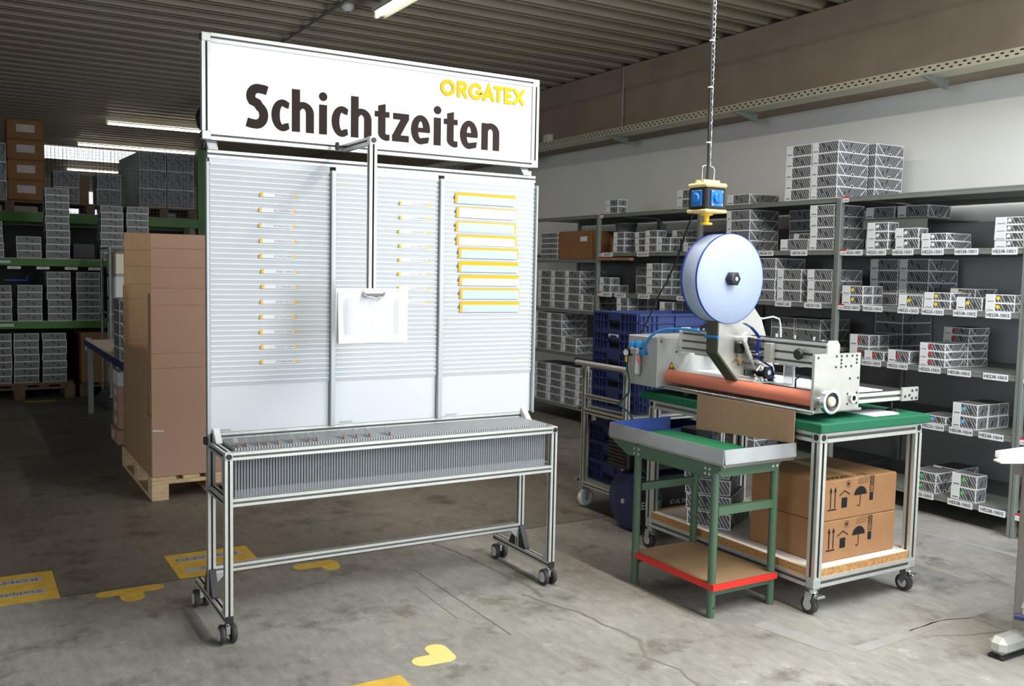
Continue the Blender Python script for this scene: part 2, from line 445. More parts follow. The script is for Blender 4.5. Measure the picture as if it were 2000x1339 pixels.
floor_ribbon('crack', [(2.387,5.585),(2.419,5.311),(2.429,5.145),(2.356,4.908),(2.325,4.782),(2.26,4.574),(2.18,4.42),(2.145,4.351),(2.18,4.208),(2.198,4.09),(2.211,3.967),(2.223,3.85),(2.231,3.731),(2.246,3.639),(2.242,3.56),(2.234,3.46),(2.221,3.4)], .018, 'crack_dark', .35)
floor_ribbon('crack', [(2.163,3.479),(2.194,3.333),(2.263,3.172),(2.274,3.0),(2.299,2.893),(2.296,2.804),(2.218,2.675),(2.255,2.524),(2.231,2.413),(2.2,2.2)], .013, 'crack_dark', .4)
floor_ribbon('crack', [(4.338,3.018),(4.381,2.896),(4.379,2.707),(4.29,2.492)], .006, 'crack_dark', .5)
floor_ribbon('crack', [(3.357,2.364),(3.582,2.376),(3.733,2.33),(3.721,2.171),(3.552,2.213),(3.384,2.287)], .006, 'crack_dark', .5)
floor_ribbon('expansion_joint', [(-3, 4.372), (5.6, 4.39)], .005, 'joint_dark', 0, .0006)
floor_ribbon('expansion_joint', [(1.873, 4.02), (1.876, 3.1)], .003, 'joint_dark', 0, .0006)
floor_ribbon('expansion_joint', [(1.775, 3.785), (1.766, 3.35)], .002, 'joint_dark', 0, .0006)
floor_ribbon('repair_strip', [(4.732,3.317),(4.77,3.065),(4.798,2.783),(4.82,2.5)], .045, 'patch_dark', .1)
floor_ribbon('repair_strip', [(2.86,2.72),(2.921,2.384)], .09, 'patch_dark', .05)
floor_ribbon('repair_strip', [(2.993,2.332),(4.057,2.376)], .06, 'patch_dark', .05)

# ------------------------------------------------------------------ floor markings
def rounded_path(pts, wd, n=10):
    # union of round-ended strokes as separate overlapping convex pieces
    mb = MB()
    for i in range(len(pts)-1):
        a, b = Vector(pts[i]), Vector(pts[i+1]); t = (b-a).normalized(); ang = math.atan2(t.y, t.x); poly = []
        for j in range(n+1):
            q = ang + math.pi/2 + math.pi*j/n; poly.append((a.x+math.cos(q)*wd/2, a.y+math.sin(q)*wd/2))
        for j in range(n+1):
            q = ang - math.pi/2 + math.pi*j/n; poly.append((b.x+math.cos(q)*wd/2, b.y+math.sin(q)*wd/2))
        mb.prism(poly, 'z', 0.0004, 0.0014+.0003*i)
    return mb
t_mark = rounded_path([(.53, 4.325), (.742, 4.325)], .075); stem = rounded_path([(.632, 4.31), (.632, 4.235)], .1)
t_mark.add([p + Vector((0, 0, .0003 if p.z > .001 else 0)) for p in stem.v], stem.f)
solo('floor_marking', t_mark, 'floor_yellow', 'yellow T-shaped floor sticker left of the board', 'floor sticker', (.63, 4.3, 0))
solo('floor_marking', rounded_path([(1.41, 4.305), (1.545, 4.305), (1.535, 4.235)], .085), 'floor_yellow', 'yellow L-shaped floor sticker seen beneath the board stretcher', 'floor sticker', (1.5, 4.28, 0))
solo('floor_marking', rounded_path([(1.458, 3.035), (1.545, 3.03), (1.55, 3.115)], .085), 'floor_cream', 'pale yellow heart-like corner sticker on the front floor', 'floor sticker', (1.53, 3.05, 0))
def place_sticker(label, x0, x1, y0, y1, strips):
    t = thing('floor_sign', label, 'floor sign', ((x0+x1)/2, (y0+y1)/2, 0))
    part('backing', MB().bbox(x0, x1, y0, y1, .0004, .0014, .0004), 'floor_yellow', t)
    for (a, b, c, d, s, sz) in strips:
        st = part('text_strip', MB().box(a, b, c, d, .0014, .002), 'floor_strip', t)
        tm = MB(); text(tm, s, sz, (b-.02, (c+d)/2, .0024), (-1, 0, 0), (0, -1, 0), 0, .01, 1.1, 'l')
        part('lettering', tm, 'ink_grey', st)
place_sticker('worn yellow floor sign with ROHWARE strip at the left edge', -.06, .357, 4.375, 4.785, [(-.02, .31, 4.645, 4.715, 'ROHWARE', .062), (-.02, .315, 4.47, 4.53, 'Stellplatz', .055)])
place_sticker('worn yellow floor sign with EINGANG strip behind the board leg', .858, 1.26, 4.385, 4.775, [(.90, 1.21, 4.635, 4.705, 'EINGANG', .062), (.90, 1.21, 4.465, 4.525, 'Stellplatz', .055)])
place_sticker('pale yellow floor sign at the bottom edge of the picture', .93, 1.335, 2.56, 2.968, [(.97, 1.285, 2.82, 2.90, 'WARE', .06), (.97, 1.285, 2.65, 2.71, 'Stellplatz', .055)])
place_sticker('small yellow floor sign before the left pallet rack', .57, .87, 10.72, 10.86, [(.62, .82, 10.76, 10.82, 'PLATZ', .05)])

# ------------------------------------------------------------------ the shift board
BX0, BX1, BYF, BYC = .853, 2.354, 3.514, 3.79
P = .03
board = thing('display_board', 'tall wheeled aluminium shift board headed Schichtzeiten with three white slat panels', 'board', ((BX0+BX1)/2, 3.77, 0))
def caster_twin(parent, x, y, side=1):
    # twin-wheel furniture caster, wheel axle along X
    o = part('caster', MB().bbox(x-.011, x+.011, y-.016, y+.016, .035, .074, .004).cyl((x, y, .07), (x, y, .086), .008, n=10), 'steel_chrome', parent)
    for d in (-1, 1):
        part('hub_cap', MB().cyl((x+d*.0318, y, .0375), (x+d*.0335, y, .0375), .024, n=18), 'grey_hub', o)
        mb = MB(); c = (x+d*.022, y, .0375)
        mb.lathe(c, (d, 0, 0), [(.030, -.010), (.0365, -.007), (.0375, 0), (.0365, .006), (.030, .010)], 20)
        wh = part('wheel', mb, 'dark_rubber', o)
for x in (BX0+P/2, BX1-P/2):
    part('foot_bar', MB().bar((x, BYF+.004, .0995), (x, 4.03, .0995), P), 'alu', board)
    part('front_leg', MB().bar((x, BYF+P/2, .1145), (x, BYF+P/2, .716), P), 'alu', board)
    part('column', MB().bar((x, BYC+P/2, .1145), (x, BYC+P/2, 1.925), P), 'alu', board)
    part('end_cap', MB().bbox(x-P/2, x+P/2, BYF-.001, BYF+.004, .0845, .1145, .001), 'black_plastic', board)
    part('end_cap', MB().box(x-P/2, x+P/2, 4.03, 4.034, .0845, .1145), 'black_plastic', board)
    for y, d in ((BYF+P, 1), (BYC, -1), (BYC+P, 1)):
        mb = MB(); hh = .105 if y > 3.6 else .05; ww = .06 if y > 3.6 else .03
        mb.prism([(y, .1145), (y+d*ww, .1145), (y+d*ww, .122), (y+d*.008, .1145+hh), (y, .1145+hh)], 'x', x-.013, x+.013)
        part('gusset', mb, 'black_plastic' if y > 3.6 else 'edge_grey', board)
    caster_twin(board, x, BYF+.03); caster_twin(board, x, 3.995)
    part('side_rail', MB().bar((x, BYF+P, .731), (x, BYC, .731), P), 'alu', board)
    part('lower_side_rail', MB().bar((x, BYF+P, .552), (x, BYC, .552), P), 'alu', board)
    # front corner joint
    co = part('corner_joint', MB().bbox(x-P/2, x+P/2, BYF-.002, BYF+P, .716, .746, .002), 'alu_bright', board)
    part('joint_plug', MB().cyl((x, BYF-.002, .731), (x, BYF-.006, .731), .011, n=16), 'black_plastic', co)
    part('lower_gusset', MB().prism([(BYF+P, .537), (BYF+P+.04, .537), (BYF+P, .497)], 'x', x-.012, x+.012), 'alu', board)
xa, xb = BX0+P, BX1-P
part('front_rail', MB().bar((xa, BYF+P/2, .731), (xb, BYF+P/2, .731), P), 'alu', board)
part('front_rail', MB().bar((xa, BYF+P/2, .552), (xb, BYF+P/2, .552), P), 'alu', board)
part('rear_rail', MB().bar((xa, BYC+P/2, .731), (xb, BYC+P/2, .731), P), 'alu', board)
part('rear_rail', MB().bar((xa, BYC+P/2, .552), (xb, BYC+P/2, .552), P), 'alu', board)
ZST = .214
part('stretcher', MB().bar((xa, BYC+P/2, ZST), (xb, BYC+P/2, ZST), P), 'alu', board)
for x, d in ((xa, 1), (xb, -1)):
    part('stretcher_bracket', MB().prism([(x, ZST-.015), (x+d*.045, ZST-.015), (x, ZST-.06)], 'y', BYC+.003, BYC+.027), 'edge_grey', board)
part('panel_sill', MB().bar((xa, BYC-.005, .765), (xb, BYC-.005, .765), P), 'alu', board)
part('panel_top_rail', MB().bar((BX0, BYC-.005, 1.885), (BX1+.012, BYC-.005, 1.885), P), 'alu', board)
part('tray_floor', MB().box(xa, xb, BYF+P, BYC, .537, .541), 'galv', board)
for x in (BX0+.028, BX1-.028):
    d = 1 if x < 1 else -1
    mb = MB().prism([(BYC-.02, .746), (BYC-.075, .746), (BYC-.02, .80)], 'x', x-.014, x+.014)
    o = part('support_wedge', mb, 'alu_bright', board)
    o2 = part('wedge_sticker', MB().add([(x-.012, BYC-.0765, .7475), (x+.012, BYC-.0765, .7475), (x+.012, BYC-.0215, .8005), (x-.012, BYC-.0215, .8005)], [(0, 1, 2, 3)]), 'paper', o)
for zz in (.745, 1.915):
    part('hinge_block', MB().bbox(BX0-.012, BX0+.004, BYC+.0, BYC+.028, zz-.014, zz+.016, .002), 'black_plastic', board)
PX = [(.860, 1.352), (1.378, 1.857), (1.886, 2.362)]
Z_S0, PITCH_S, N_S = .968, .0205, 44
YP = 3.772
for pi, (a, b) in enumerate(PX):
    pan = part('panel', MB().bbox(a, b, YP, YP+.006, .781, 1.871, .001), 'white_panel', board)
    sm = MB(); L = b-a
    sm.add([(0, 0, 0), (L, 0, 0), (L, -.0012, 0), (0, -.0012, 0), (0, -.0058, .0165), (L, -.0058, .0165), (L, 0, .0165), (0, 0, .0165)],
           [(3, 2, 5, 4), (0, 3, 4, 7), (1, 6, 5, 2), (4, 5, 6, 7), (0, 1, 2, 3)], 0)
    sm.box(0, L, -.0068, 0, .0165, .0198, 1)
    me = sm.mesh('slat', ['slat_white', 'slat_lip'])
    base = root_base(board)
    for i in range(N_S-1):
        o = link('slat', me, pan, (a-base.x, YP-base.y-.0002, Z_S0+i*PITCH_S-base.z))
    mb = MB(); text(mb, 'ORGATEX', .011, (a+.02, YP-.0006, .789), *R_Y, 0, .01, 1.2, 'l')
    part('panel_lettering', mb, 'ink_grey', pan)
for (x0, x1) in ((1.354, 1.377), (1.859, 1.884), (2.364, 2.374)):
    part('edge_strip', MB().bbox(x0, x0+.009, YP-.022, YP+.004, .776, 1.855, .002).bbox(x0+.008, x1, YP-.012, YP+.004, .776, 1.855, .002), 'edge_grey', board)
part('edge_strip', MB().bbox(.847, .8595, YP-.006, YP+.004, .776, 1.855, .002), 'edge_grey', board)
# header sign
SX0, SX1, SZ0, SZ1, SY = .832, 2.374, 1.939, 2.347, 3.765
cb = .034
part('sign_frame', MB().bar((SX0+cb, SY+P/2, SZ1-cb/2), (SX1-cb, SY+P/2, SZ1-cb/2), P, cb), 'alu_bright', board)
part('sign_frame', MB().bar((SX0+cb, SY+P/2, SZ0+cb/2), (SX1-cb, SY+P/2, SZ0+cb/2), P, cb), 'alu_bright', board)
part('sign_frame', MB().bar((SX0+cb/2, SY+P/2, SZ0+cb), (SX0+cb/2, SY+P/2, SZ1-cb), cb, P), 'alu_bright', board)
part('sign_frame', MB().bar((SX1-cb/2, SY+P/2, SZ0+cb), (SX1-cb/2, SY+P/2, SZ1-cb), cb, P), 'alu_bright', board)
for x in (SX0, SX1-cb):
    for z in (SZ0, SZ1-cb):
        co = part('sign_corner', MB().bbox(x, x+cb, SY-.001, SY+P, z, z+cb, .002), 'alu', board)
        part('joint_plug', MB().cyl(((x if x == SX0 else x+cb), SY+P/2, z+cb/2), ((x-.004 if x == SX0 else x+cb+.004), SY+P/2, z+cb/2), .012, n=14), 'black_plastic', co)
for x in (BX0+.02, BX1-.04):
    o = part('sign_bracket', MB().prism([(BYC-.03, 1.9), (BYC+.02, 1.9), (BYC+.02, SZ0), (BYC+.005, SZ0)], 'x', x-.02, x+.02), 'edge_grey', board)
    part('bracket_sticker', MB().add([(x-.018, BYC-.0312, 1.901), (x+.018, BYC-.0312, 1.901), (x+.018, BYC+.0038, SZ0-.002), (x-.018, BYC+.0038, SZ0-.002)], [(0, 1, 2, 3)]), 'paper', o)
sp = part('sign_panel', MB().box(SX0+cb-.004, SX1-cb+.004, SY+.010, SY+.018, SZ0+cb-.004, SZ1-cb+.004), 'white_sign', board, 'white sign panel reading Schichtzeiten with a small yellow brand logo')
SPY = SY+.009
# ---- lettering drawn as strokes in the plane of the sign
EPS = [0]
def lift():
    EPS[0] = (EPS[0]+1) % 40
    return -.00003*EPS[0]
def stroke(mb, pts, wd, round_=False, m=0, y=SPY):
    y0_ = y; y = y+lift()
    q = [Vector(p) for p in pts]; q = [p for i, p in enumerate(q) if i == 0 or (p-q[i-1]).length > 1e-5]; L, Rr = [], []
    for i, p in enumerate(q):
        if i == 0: t = (q[1]-q[0]).normalized(); nn = Vector((-t.y, t.x)); sc = 1
        elif i == len(q)-1: t = (q[-1]-q[-2]).normalized(); nn = Vector((-t.y, t.x)); sc = 1
        else:
            t1 = (q[i]-q[i-1]).normalized(); t2 = (q[i+1]-q[i]).normalized(); n1 = Vector((-t1.y, t1.x)); n2 = Vector((-t2.y, t2.x))
            nn = (n1+n2).normalized(); sc = min(1/max(nn.dot(n1), .3), 2.2)
        L.append(p+nn*wd/2*sc); Rr.append(p-nn*wd/2*sc)
    n = len(q)
    mb.add([(p.x, y, p.y) for p in L]+[(p.x, y, p.y) for p in Rr], [(i, i+1, n+i+1, n+i) for i in range(n-1)], m)
    if round_:
        for p in (q[0], q[-1]): disc(mb, p.x, p.y, wd/2, wd/2, m, y0_)
def disc(mb, cx, cz, rx, rz, m=0, y=SPY, n=20):
    y = y+lift()
    mb.add([(cx+rx*math.cos(2*math.pi*i/n), y, cz+rz*math.sin(2*math.pi*i/n)) for i in range(n)], [list(range(n))], m)
def arc(cx, cz, rx, rz, a0, a1, n=18):
    return [(cx+rx*math.cos(math.radians(a0+(a1-a0)*i/n)), cz+rz*math.sin(math.radians(a0+(a1-a0)*i/n))) for i in range(n+1)]
def band(mb, cx, cz, rx, rz, sx, sz, a0, a1, m=0, n=24, y=SPY):
    # sector of an elliptical ring: outer radii rx,rz, stroke sx at the sides and sz at top and bottom
    y = y+lift()
    O = arc(cx, cz, rx, rz, a0, a1, n); I = arc(cx, cz, rx-sx, rz-sz, a0, a1, n)
    mb.add([(a, y, b) for a, b in O]+[(a, y, b) for a, b in I], [(i, i+1, n+2+i, n+1+i) for i in range(n)], m)
def quad(mb, pts, m=0, y=SPY):
    y = y+lift()
    mb.add([(a, y, b) for a, b in pts], [list(range(len(pts)))], m)
ZB, ZX, ZA = 2.001, 2.122, 2.172
ST, SH = .034, .027
lm = MB()
def rect(x0, x1, z0, z1): quad(lm, [(x0, z0), (x1, z0), (x1, z1), (x0, z1)])
def g_c(x0, x1):
    w2 = (x1-x0); cx = x0+w2*.62; hz = (ZX-ZB)/2+.003; cz = (ZX+ZB)/2
    band(lm, cx, cz, w2*.62, hz, ST, SH, 62, 298); 
    # terminals
    e0 = arc(cx, cz, w2*.62, hz, 62, 62, 1)[0]; i0 = (cx+(w2*.62-ST)*math.cos(math.radians(62)), cz+(hz-SH)*math.sin(math.radians(62)))
    quad(lm, [e0, i0, (x1-.004, i0[1]-.004), (x1, e0[1]-.004)])
    quad(lm, [(e0[0], 2*cz-e0[1]), (i0[0], 2*cz-i0[1]), (x1-.004, 2*cz-i0[1]+.004), (x1, 2*cz-e0[1]+.004)])
def g_h(x0, x1, top):
    rect(x0, x0+ST, ZB, top); rect(x1-ST, x1, ZB, ZX-.045)
    cx = (x0+x1)/2; rx = (x1-x0)/2
    band(lm, cx, ZX-.045, rx, .047, ST, SH, 0, 150)
def g_i(x0, x1):
    rect(x0, x1, ZB, ZX); disc(lm, (x0+x1)/2, 2.155, (x1-x0)*.53, .018)
def g_t(x0, x1):
    s0 = x0+(x1-x0)*.22; quad(lm, [(s0, ZB+.03), (s0+ST, ZB+.03), (s0+ST, ZX+.033), (s0, ZX+.024)])
    rect(x0, x1-.004, ZX-.024, ZX)
    band(lm, s0+.042, ZB+.031, .042, .033, ST, SH, 180, 272); 
    quad(lm, [(s0+.042, ZB-.002), (x1-.003, ZB+.001), (x1-.003, ZB+.026), (s0+.042, ZB+.025)])
def g_z(x0, x1):
    rect(x0+.004, x1, ZX-.027, ZX); rect(x0, x1, ZB, ZB+.028)
    quad(lm, [(x0, ZB+.024), (x0+.038, ZB+.024), (x1, ZX-.023), (x1-.038, ZX-.023)])
def g_e(x0, x1):
    cx = (x0+x1)/2; hz = (ZX-ZB)/2+.003; cz = (ZX+ZB)/2; rx = (x1-x0)/2
    band(lm, cx, cz, rx, hz, ST, SH, -6, 180); band(lm, cx, cz, rx, hz, ST, SH, 180, 286)
    rect(x0+ST*.6, x1-.001, cz-.011, cz+.009)
    a = math.radians(286); e0 = (cx+rx*math.cos(a), cz+hz*math.sin(a)); i0 = (cx+(rx-ST)*math.cos(a), cz+(hz-SH)*math.sin(a))
    quad(lm, [e0, (x1-.008, e0[1]+.006), (x1-.004, i0[1]+.006), i0])
def g_S(x0, x1):
    w2 = x1-x0; s = .036
    pts = [(x0+.002, ZB+.021), (x0+.016, ZB+.0172), (x0+.032, ZB+.0155)] + arc(x0+w2-.050, ZB+.052, .032, .037, -95, 62, 12)[1:] + [(x0+w2*.5, ZB+.098)] + arc(x0+.047, ZA-.046, .029, .031, 218, 90, 10) + [(x1-.028, ZA-.0158), (x1-.016, ZA-.0170), (x1-.004, ZA-.0205)]
    stroke(lm, pts, s)
g_S(1.005, 1.093); g_c(1.106, 1.180); g_h(1.190, 1.283, ZA); g_i(1.305, 1.339); g_c(1.359, 1.432); g_h(1.444, 1.537, ZA); g_t(1.551, 1.623)
g_z(1.632, 1.711); g_e(1.721, 1.813); g_i(1.831, 1.866); g_t(1.880, 1.953); g_e(1.962, 2.053); g_h(2.072, 2.166, ZX)
part('lettering', lm, 'ink_brown', sp, 'dark brown bold word Schichtzeiten')
# logo: rounded strokes over slightly wider grey strokes
lo_ = MB()
def logo(wd, m, y):
    z0, z1 = 2.228, 2.287; t = wd/2; zm = (z0+z1)/2
    S = lambda pts: stroke(lo_, pts, wd, True, m, y)
    S(arc(1.898, zm+.001, .0285, .0275, 0, 360, 28))
    S([(1.952, z0), (1.952, z1)]); S([(1.952, z1), (1.972, z1)] + arc(1.972, z1-.0145, .016, .0145, 90, -90, 10) + [(1.955, z1-.029)]); S([(1.970, z1-.030), (1.989, z0)])
    S(arc(2.040, zm, .029, .029, 42, 350, 22) + [(2.068, zm-.003), (2.047, zm-.003)])
    S([(2.083, z0), (2.106, z1), (2.130, z0)]); S([(2.092, z0+.019), (2.121, z0+.019)])
    S([(2.140, z1), (2.176, z1)]); S([(2.158, z1), (2.158, z0)])
    S([(2.224, z1), (2.196, z1), (2.196, z0), (2.225, z0)]); S([(2.197, zm), (2.220, zm)])
    S([(2.244, z1), (2.289, z0)]); S([(2.289, z1), (2.244, z0)])
logo(.0185, 0, SPY); logo(.0165, 1, SPY-.0014)
stroke(lo_, arc(2.3065, 2.283, .0075, .0075, 0, 360, 20), .001, False, 0)
text(lo_, 'R', .009, (2.3065, SPY, 2.283), *R_Y, 0, .01)
part('logo', lo_, ['ink_grey', 'logo_amber'], sp, 'amber rounded ORGATEX logo')

# card strips, folders on the slats
ids1 = ['SD3268953268','SD1202585065','SD5465552010','SD4583265925','SD7893256858','SD8621589559','SD1428648326','SD4217421571','SD7476369589','SD9532175689','SD6286723894','SD5804854982']
ids2 = ['SD2536254986','SD3258445863','SD9861456923','SD1254632589','SD2559736982','SD2315862359','SD1052589559','SD2319623598']
off1 = [.002, -.003, -.004, 0, -.002, .005, .006, .003, .001, 0, .004, .004]
def strip(x0, z1, s, panel, amb, nth):
    t = thing('card_strip', f'white card strip numbered {s} in the {panel} slat panel', 'card', (x0+.07, YP-.0085, z1-.017), f'numbered card strips in the {panel} panel')
    yb = YP-.0088
    part('card', MB().box(x0+.009, x0+.142, yb-.0008, yb, z1-.0165, z1), 'paper', t)
    part('amber_end', MB().box(x0-.0005, x0+.009+amb, yb-.0012, yb-.0002, z1-.0165, z1+.001), 'amber', t)
    part('amber_end', MB().box(x0+.142-.003, x0+.147-amb*.4, yb-.0012, yb-.0002, z1-.0165, z1), 'amber', t)
    mb = MB(); text(mb, s, .0125, (x0+.136, yb-.0011, z1-.0082), *R_Y, 0, .004, 1.0, 'r'); part('number', mb, 'ink_grey', t)
for i, s in enumerate(ids1): strip(1.056+off1[i], Z_S0+(37-3*i)*PITCH_S+.0165+.0022, s, 'left', random.uniform(-.001, .004), i)
for i, s in enumerate(ids2): strip(1.664+random.uniform(-.003, .003), Z_S0+(37-3*i)*PITCH_S+.0165+.0012, s, 'middle', random.uniform(-.001, .002), i)
ftop = [(1.937, 1.799, 'paper_blue', .012, 0), (1.944, 1.736, 'paper_lilac', .004, .003), (1.942, 1.672, 'paper_blue', .006, .009), (1.947, 1.611, 'paper_lilac', .010, .008), (1.958, 1.554, 'paper_blue', .010, .006), (1.959, 1.491, 'paper_blue', .017, 0), (1.964, 1.429, 'paper_mint', .014, 0), (1.968, 1.368, 'paper_blue', .008, .004), (1.969, 1.307, 'paper_blue', .014, .003)]
fw_ = ['blue form and wide amber top edge', 'lilac form and narrow amber border', 'blue form, third from the top', 'lilac form, fourth from the top', 'blue form, fifth from the top', 'blue form, sixth from the top', 'mint form and stepped amber edge', 'blue form, second from the bottom', 'blue form, lowest of the nine']
for i, (x, z, pm, tb, rb) in enumerate(ftop):
    t = thing('document_folder', f'amber document folder with {fw_[i]}, right slat panel', 'folder', (x+.158, YP-.009, z-.046), 'amber folders in the right slat panel')
    yb = YP-.0092; wx = .316; h = .0475
    part('sleeve', MB().prism([(x, z-h), (x+wx, z-h), (x+wx, z-.004), (x+wx-.004, z), (x+.006, z), (x, z-.008)], 'y', yb-.001, yb), 'amber_folder', t)
    lm_ = .012
    pp = part('form', MB().box(x+lm_, x+wx-rb, yb-.0018, yb-.0008, z-h, z-tb), pm, t)
    mb = MB(); zz = z-h
    mb.box(x+lm_+.008, x+lm_+.014, yb-.0022, yb-.0018, zz+.004, zz+.018)
    for q in range(5): mb.box(x+lm_+.02, x+lm_+.026+random.uniform(0, .02), yb-.0022, yb-.0018, zz+.003+q*.004, zz+.004+q*.004)
    for q in range(6): mb.box(x+.14+q*.008, x+.143+q*.008, yb-.0022, yb-.0018, zz+.002, zz+.006+random.uniform(0, .014))
    mb.box(x+wx-rb-.016, x+wx-rb-.01, yb-.0022, yb-.0018, zz+.002, zz+.014)
    part('form_print', mb, 'ink_light', pp)
    part('folder_tab', MB().bbox(x-.004, x+.0005, yb-.002, yb+.001, z-.028, z-.012, .001), 'ink_grey', t)

# clipboard hanging from the sign on a slotted post
cl = thing('hanging_clipboard', 'landscape clipboard with paper list hanging on an aluminium post before the slat panels', 'clipboard', (1.415, 3.46, 1.15))
CY_ = 3.455
part('post', MB().bar((1.417, CY_+.016, 1.35), (1.417, CY_+.016, 1.935), .03), 'alu', cl)
hd = part('post_head', MB().bbox(1.4015, 1.4325, CY_, CY_+.032, 1.935, 1.967, .002), 'alu', cl)
part('joint_plug', MB().cyl((1.417, CY_, 1.951), (1.417, CY_-.004, 1.951), .0105, n=16), 'black_plastic', hd)
part('arm', MB().bar((1.417, CY_+.032, 1.951), (1.417, SY-.002, 1.951), .028), 'alu', cl)
part('clamp_knob', MB().cyl((1.37, SY-.045, 1.951), (1.402, SY-.045, 1.951), .004, n=8).bbox(1.357, 1.371, SY-.055, SY-.035, 1.935, 1.967, .004), 'black_plastic', cl)
part('board_plate', MB().bbox(1.262, 1.568, CY_-.006, CY_-.001, 1.151, 1.372, .002), 'pvc_white', cl)
pm_ = MB(); nx, nz = 14, 10
for i in range(nx+1):
    for j in range(nz+1):
        x = 1.270+.288*i/nx; z = 1.157+.203*j/nz
        b = (1-j/nz)**2*.006*(1+math.sin(i*.9))+max(0, (3-i))*.002*(1-j/nz)
        pm_.v.append(Vector((x, CY_-.009-b, z)))
for i in range(nx):
    for j in range(nz):
        a = i*(nz+1)+j; pm_.f.append([a, a+nz+1, a+nz+2, a+1]); pm_.m.append(0); pm_.sm.append(True)
ppo = part('paper_list', pm_, 'paper', cl)
mb = MB()
for q, xq in enumerate((1.30, 1.325, 1.345, 1.372, 1.408, 1.424, 1.44, 1.457, 1.472, 1.49, 1.515, 1.53)): mb.box(xq, xq+.001, CY_-.0235, CY_-.0232, 1.19, 1.335)
for q in range(30):
    for xa_, xb_ in ((1.295, 1.325), (1.51, 1.53)): mb.box(xa_, xb_, CY_-.0235, CY_-.0232, 1.192+q*.0048, 1.1935+q*.0048)
part('table_print', mb, 'ink_light', ppo)
ck = part('clip', MB().bbox(1.372, 1.462, CY_-.016, CY_-.004, 1.350, 1.364, .003), 'alu_bright', cl)
part('clip_wire', MB().tube([(1.376, CY_-.017, 1.356), (1.374, CY_-.026, 1.345), (1.384, CY_-.03, 1.338), (1.41, CY_-.031, 1.337), (1.417, CY_-.031, 1.330), (1.424, CY_-.031, 1.337), (1.45, CY_-.03, 1.338), (1.461, CY_-.026, 1.345), (1.459, CY_-.017, 1.356)], .0032, 8), 'steel_chrome', ck)
part('clip_jaw', MB().box(1.378, 1.456, CY_-.02, CY_-.015, 1.338, 1.352), 'ink_grey', ck)

# upright grey card holders standing in the tray
hm = MB()
hm.box(-.0022, .0022, 0, .22, 0, .196); hm.box(-.0042, .0042, 0, .006, 0, .05); hm.box(-.0032, .0032, 0, .004, .05, .196); hm.bbox(-.0040, .0040, 0, .22, .196, .212, .001)
hme = hm.mesh('card_holder', 'holder_grey')
tm_ = MB().box(-.0006, .0006, .012, .085, .20, .242); tme = tm_.mesh('tab', 'clear_tab')
cm_ = MB().box(-.0014, -.0006, .012, .034, .205, .226); cme = cm_.mesh('slip', 'copper_slip')
NH = 125; x0h, x1h = .903, 2.304
tabs = {1: 0, 4: 0, 8: 0, 11: 0, 15: 0, 20: 0, 26: 0, 29: 0, 39: 0, 44: 0, 49: 0, 57: 0}
for i in range(NH):
    x = x0h+(x1h-x0h)*i/(NH-1)
    o = link('card_holder', hme, None, (x, BYF+.0325, .5412+.003))
    if i in tabs:
        k = sorted(tabs).index(i)+1
        wds = ['first','second','third','fourth','fifth','sixth','seventh','eighth','ninth','tenth','eleventh','twelfth']
        tag(o, f'grey card holder with the {wds[k-1]} clear index tab from the left', 'card holder', 'card holders in the board tray')
        link('index_tab', tme, o)['label'] = 'clear plastic tab'
        link('slip', cme, o)
    else:
        tag(o, 'upright grey card holder without a tab in the board tray', 'card holder', 'card holders in the board tray')

# ------------------------------------------------------------------ steel shelving along the right wall
SXF, SXB = 5.10, 5.84
UY = [8.36, 7.02, 5.655, 4.285, 2.985, 1.68]
sh = thing('steel_shelving', 'long grey steel shelving loaded with striped boxes along the right wall', 'shelf', (SXF+.2, 4.3, 0))
for y in UY:
    for x in (SXF-.004, SXB-.03):
        mb = MB()
        if x < 5.3:
            mb.bbox(x-.006, x+.028, y-.022, y-.002, 0, 1.985, .002).bbox(x-.002, x+.028, y+.002, y+.022, 0, 1.985, .002).box(x+.004, x+.024, y-.004, y+.004, 0, 1.98)
        else: mb.bbox(x, x+.03, y-.02, y+.02, 0, 1.985, .002)
        part('upright', mb, 'galv', sh)
    for z in (.35, .95, 1.6): part('side_brace', MB().box(SXF+.03, SXB-.03, y-.003, y+.003, z, z+.03), 'galv', sh)
LV = [1.988, 1.638, 1.275, .922, .577, .146]
LVD = [1.988, 1.578, 1.092, .672, .162]
SHELF = {}
def shelf_board(y0, y1, z, bay, k):
    mb = MB(); lip = .034
    mb.box(SXF+.001, SXB, y0, y1, z-.006, z)
    mb.bbox(SXF, SXF+.014, y0, y1, z-lip, z, .003)
    mb.box(SXF-.002, SXF+.001, y0, y1, z-.010, z-.004); mb.box(SXF-.002, SXF+.001, y0, y1, z-lip+.002, z-lip+.008)
    mb.box(SXB-.012, SXB, y0, y1, z-lip, z-.006)
    o = part('shelf', mb, 'galv', sh); SHELF[(bay, k)] = o
for bi, bay in enumerate('DCBAE'):
    yhi, ylo = UY[bi]-.024, UY[bi+1]+.024
    for k, z in enumerate(LVD if bay == 'D' else LV): shelf_board(ylo, yhi, z, bay, k)
    part('back_panel', MB().box(SXB+.002, SXB+.006, ylo, yhi, .1, 1.84), 'galv_dark', sh)
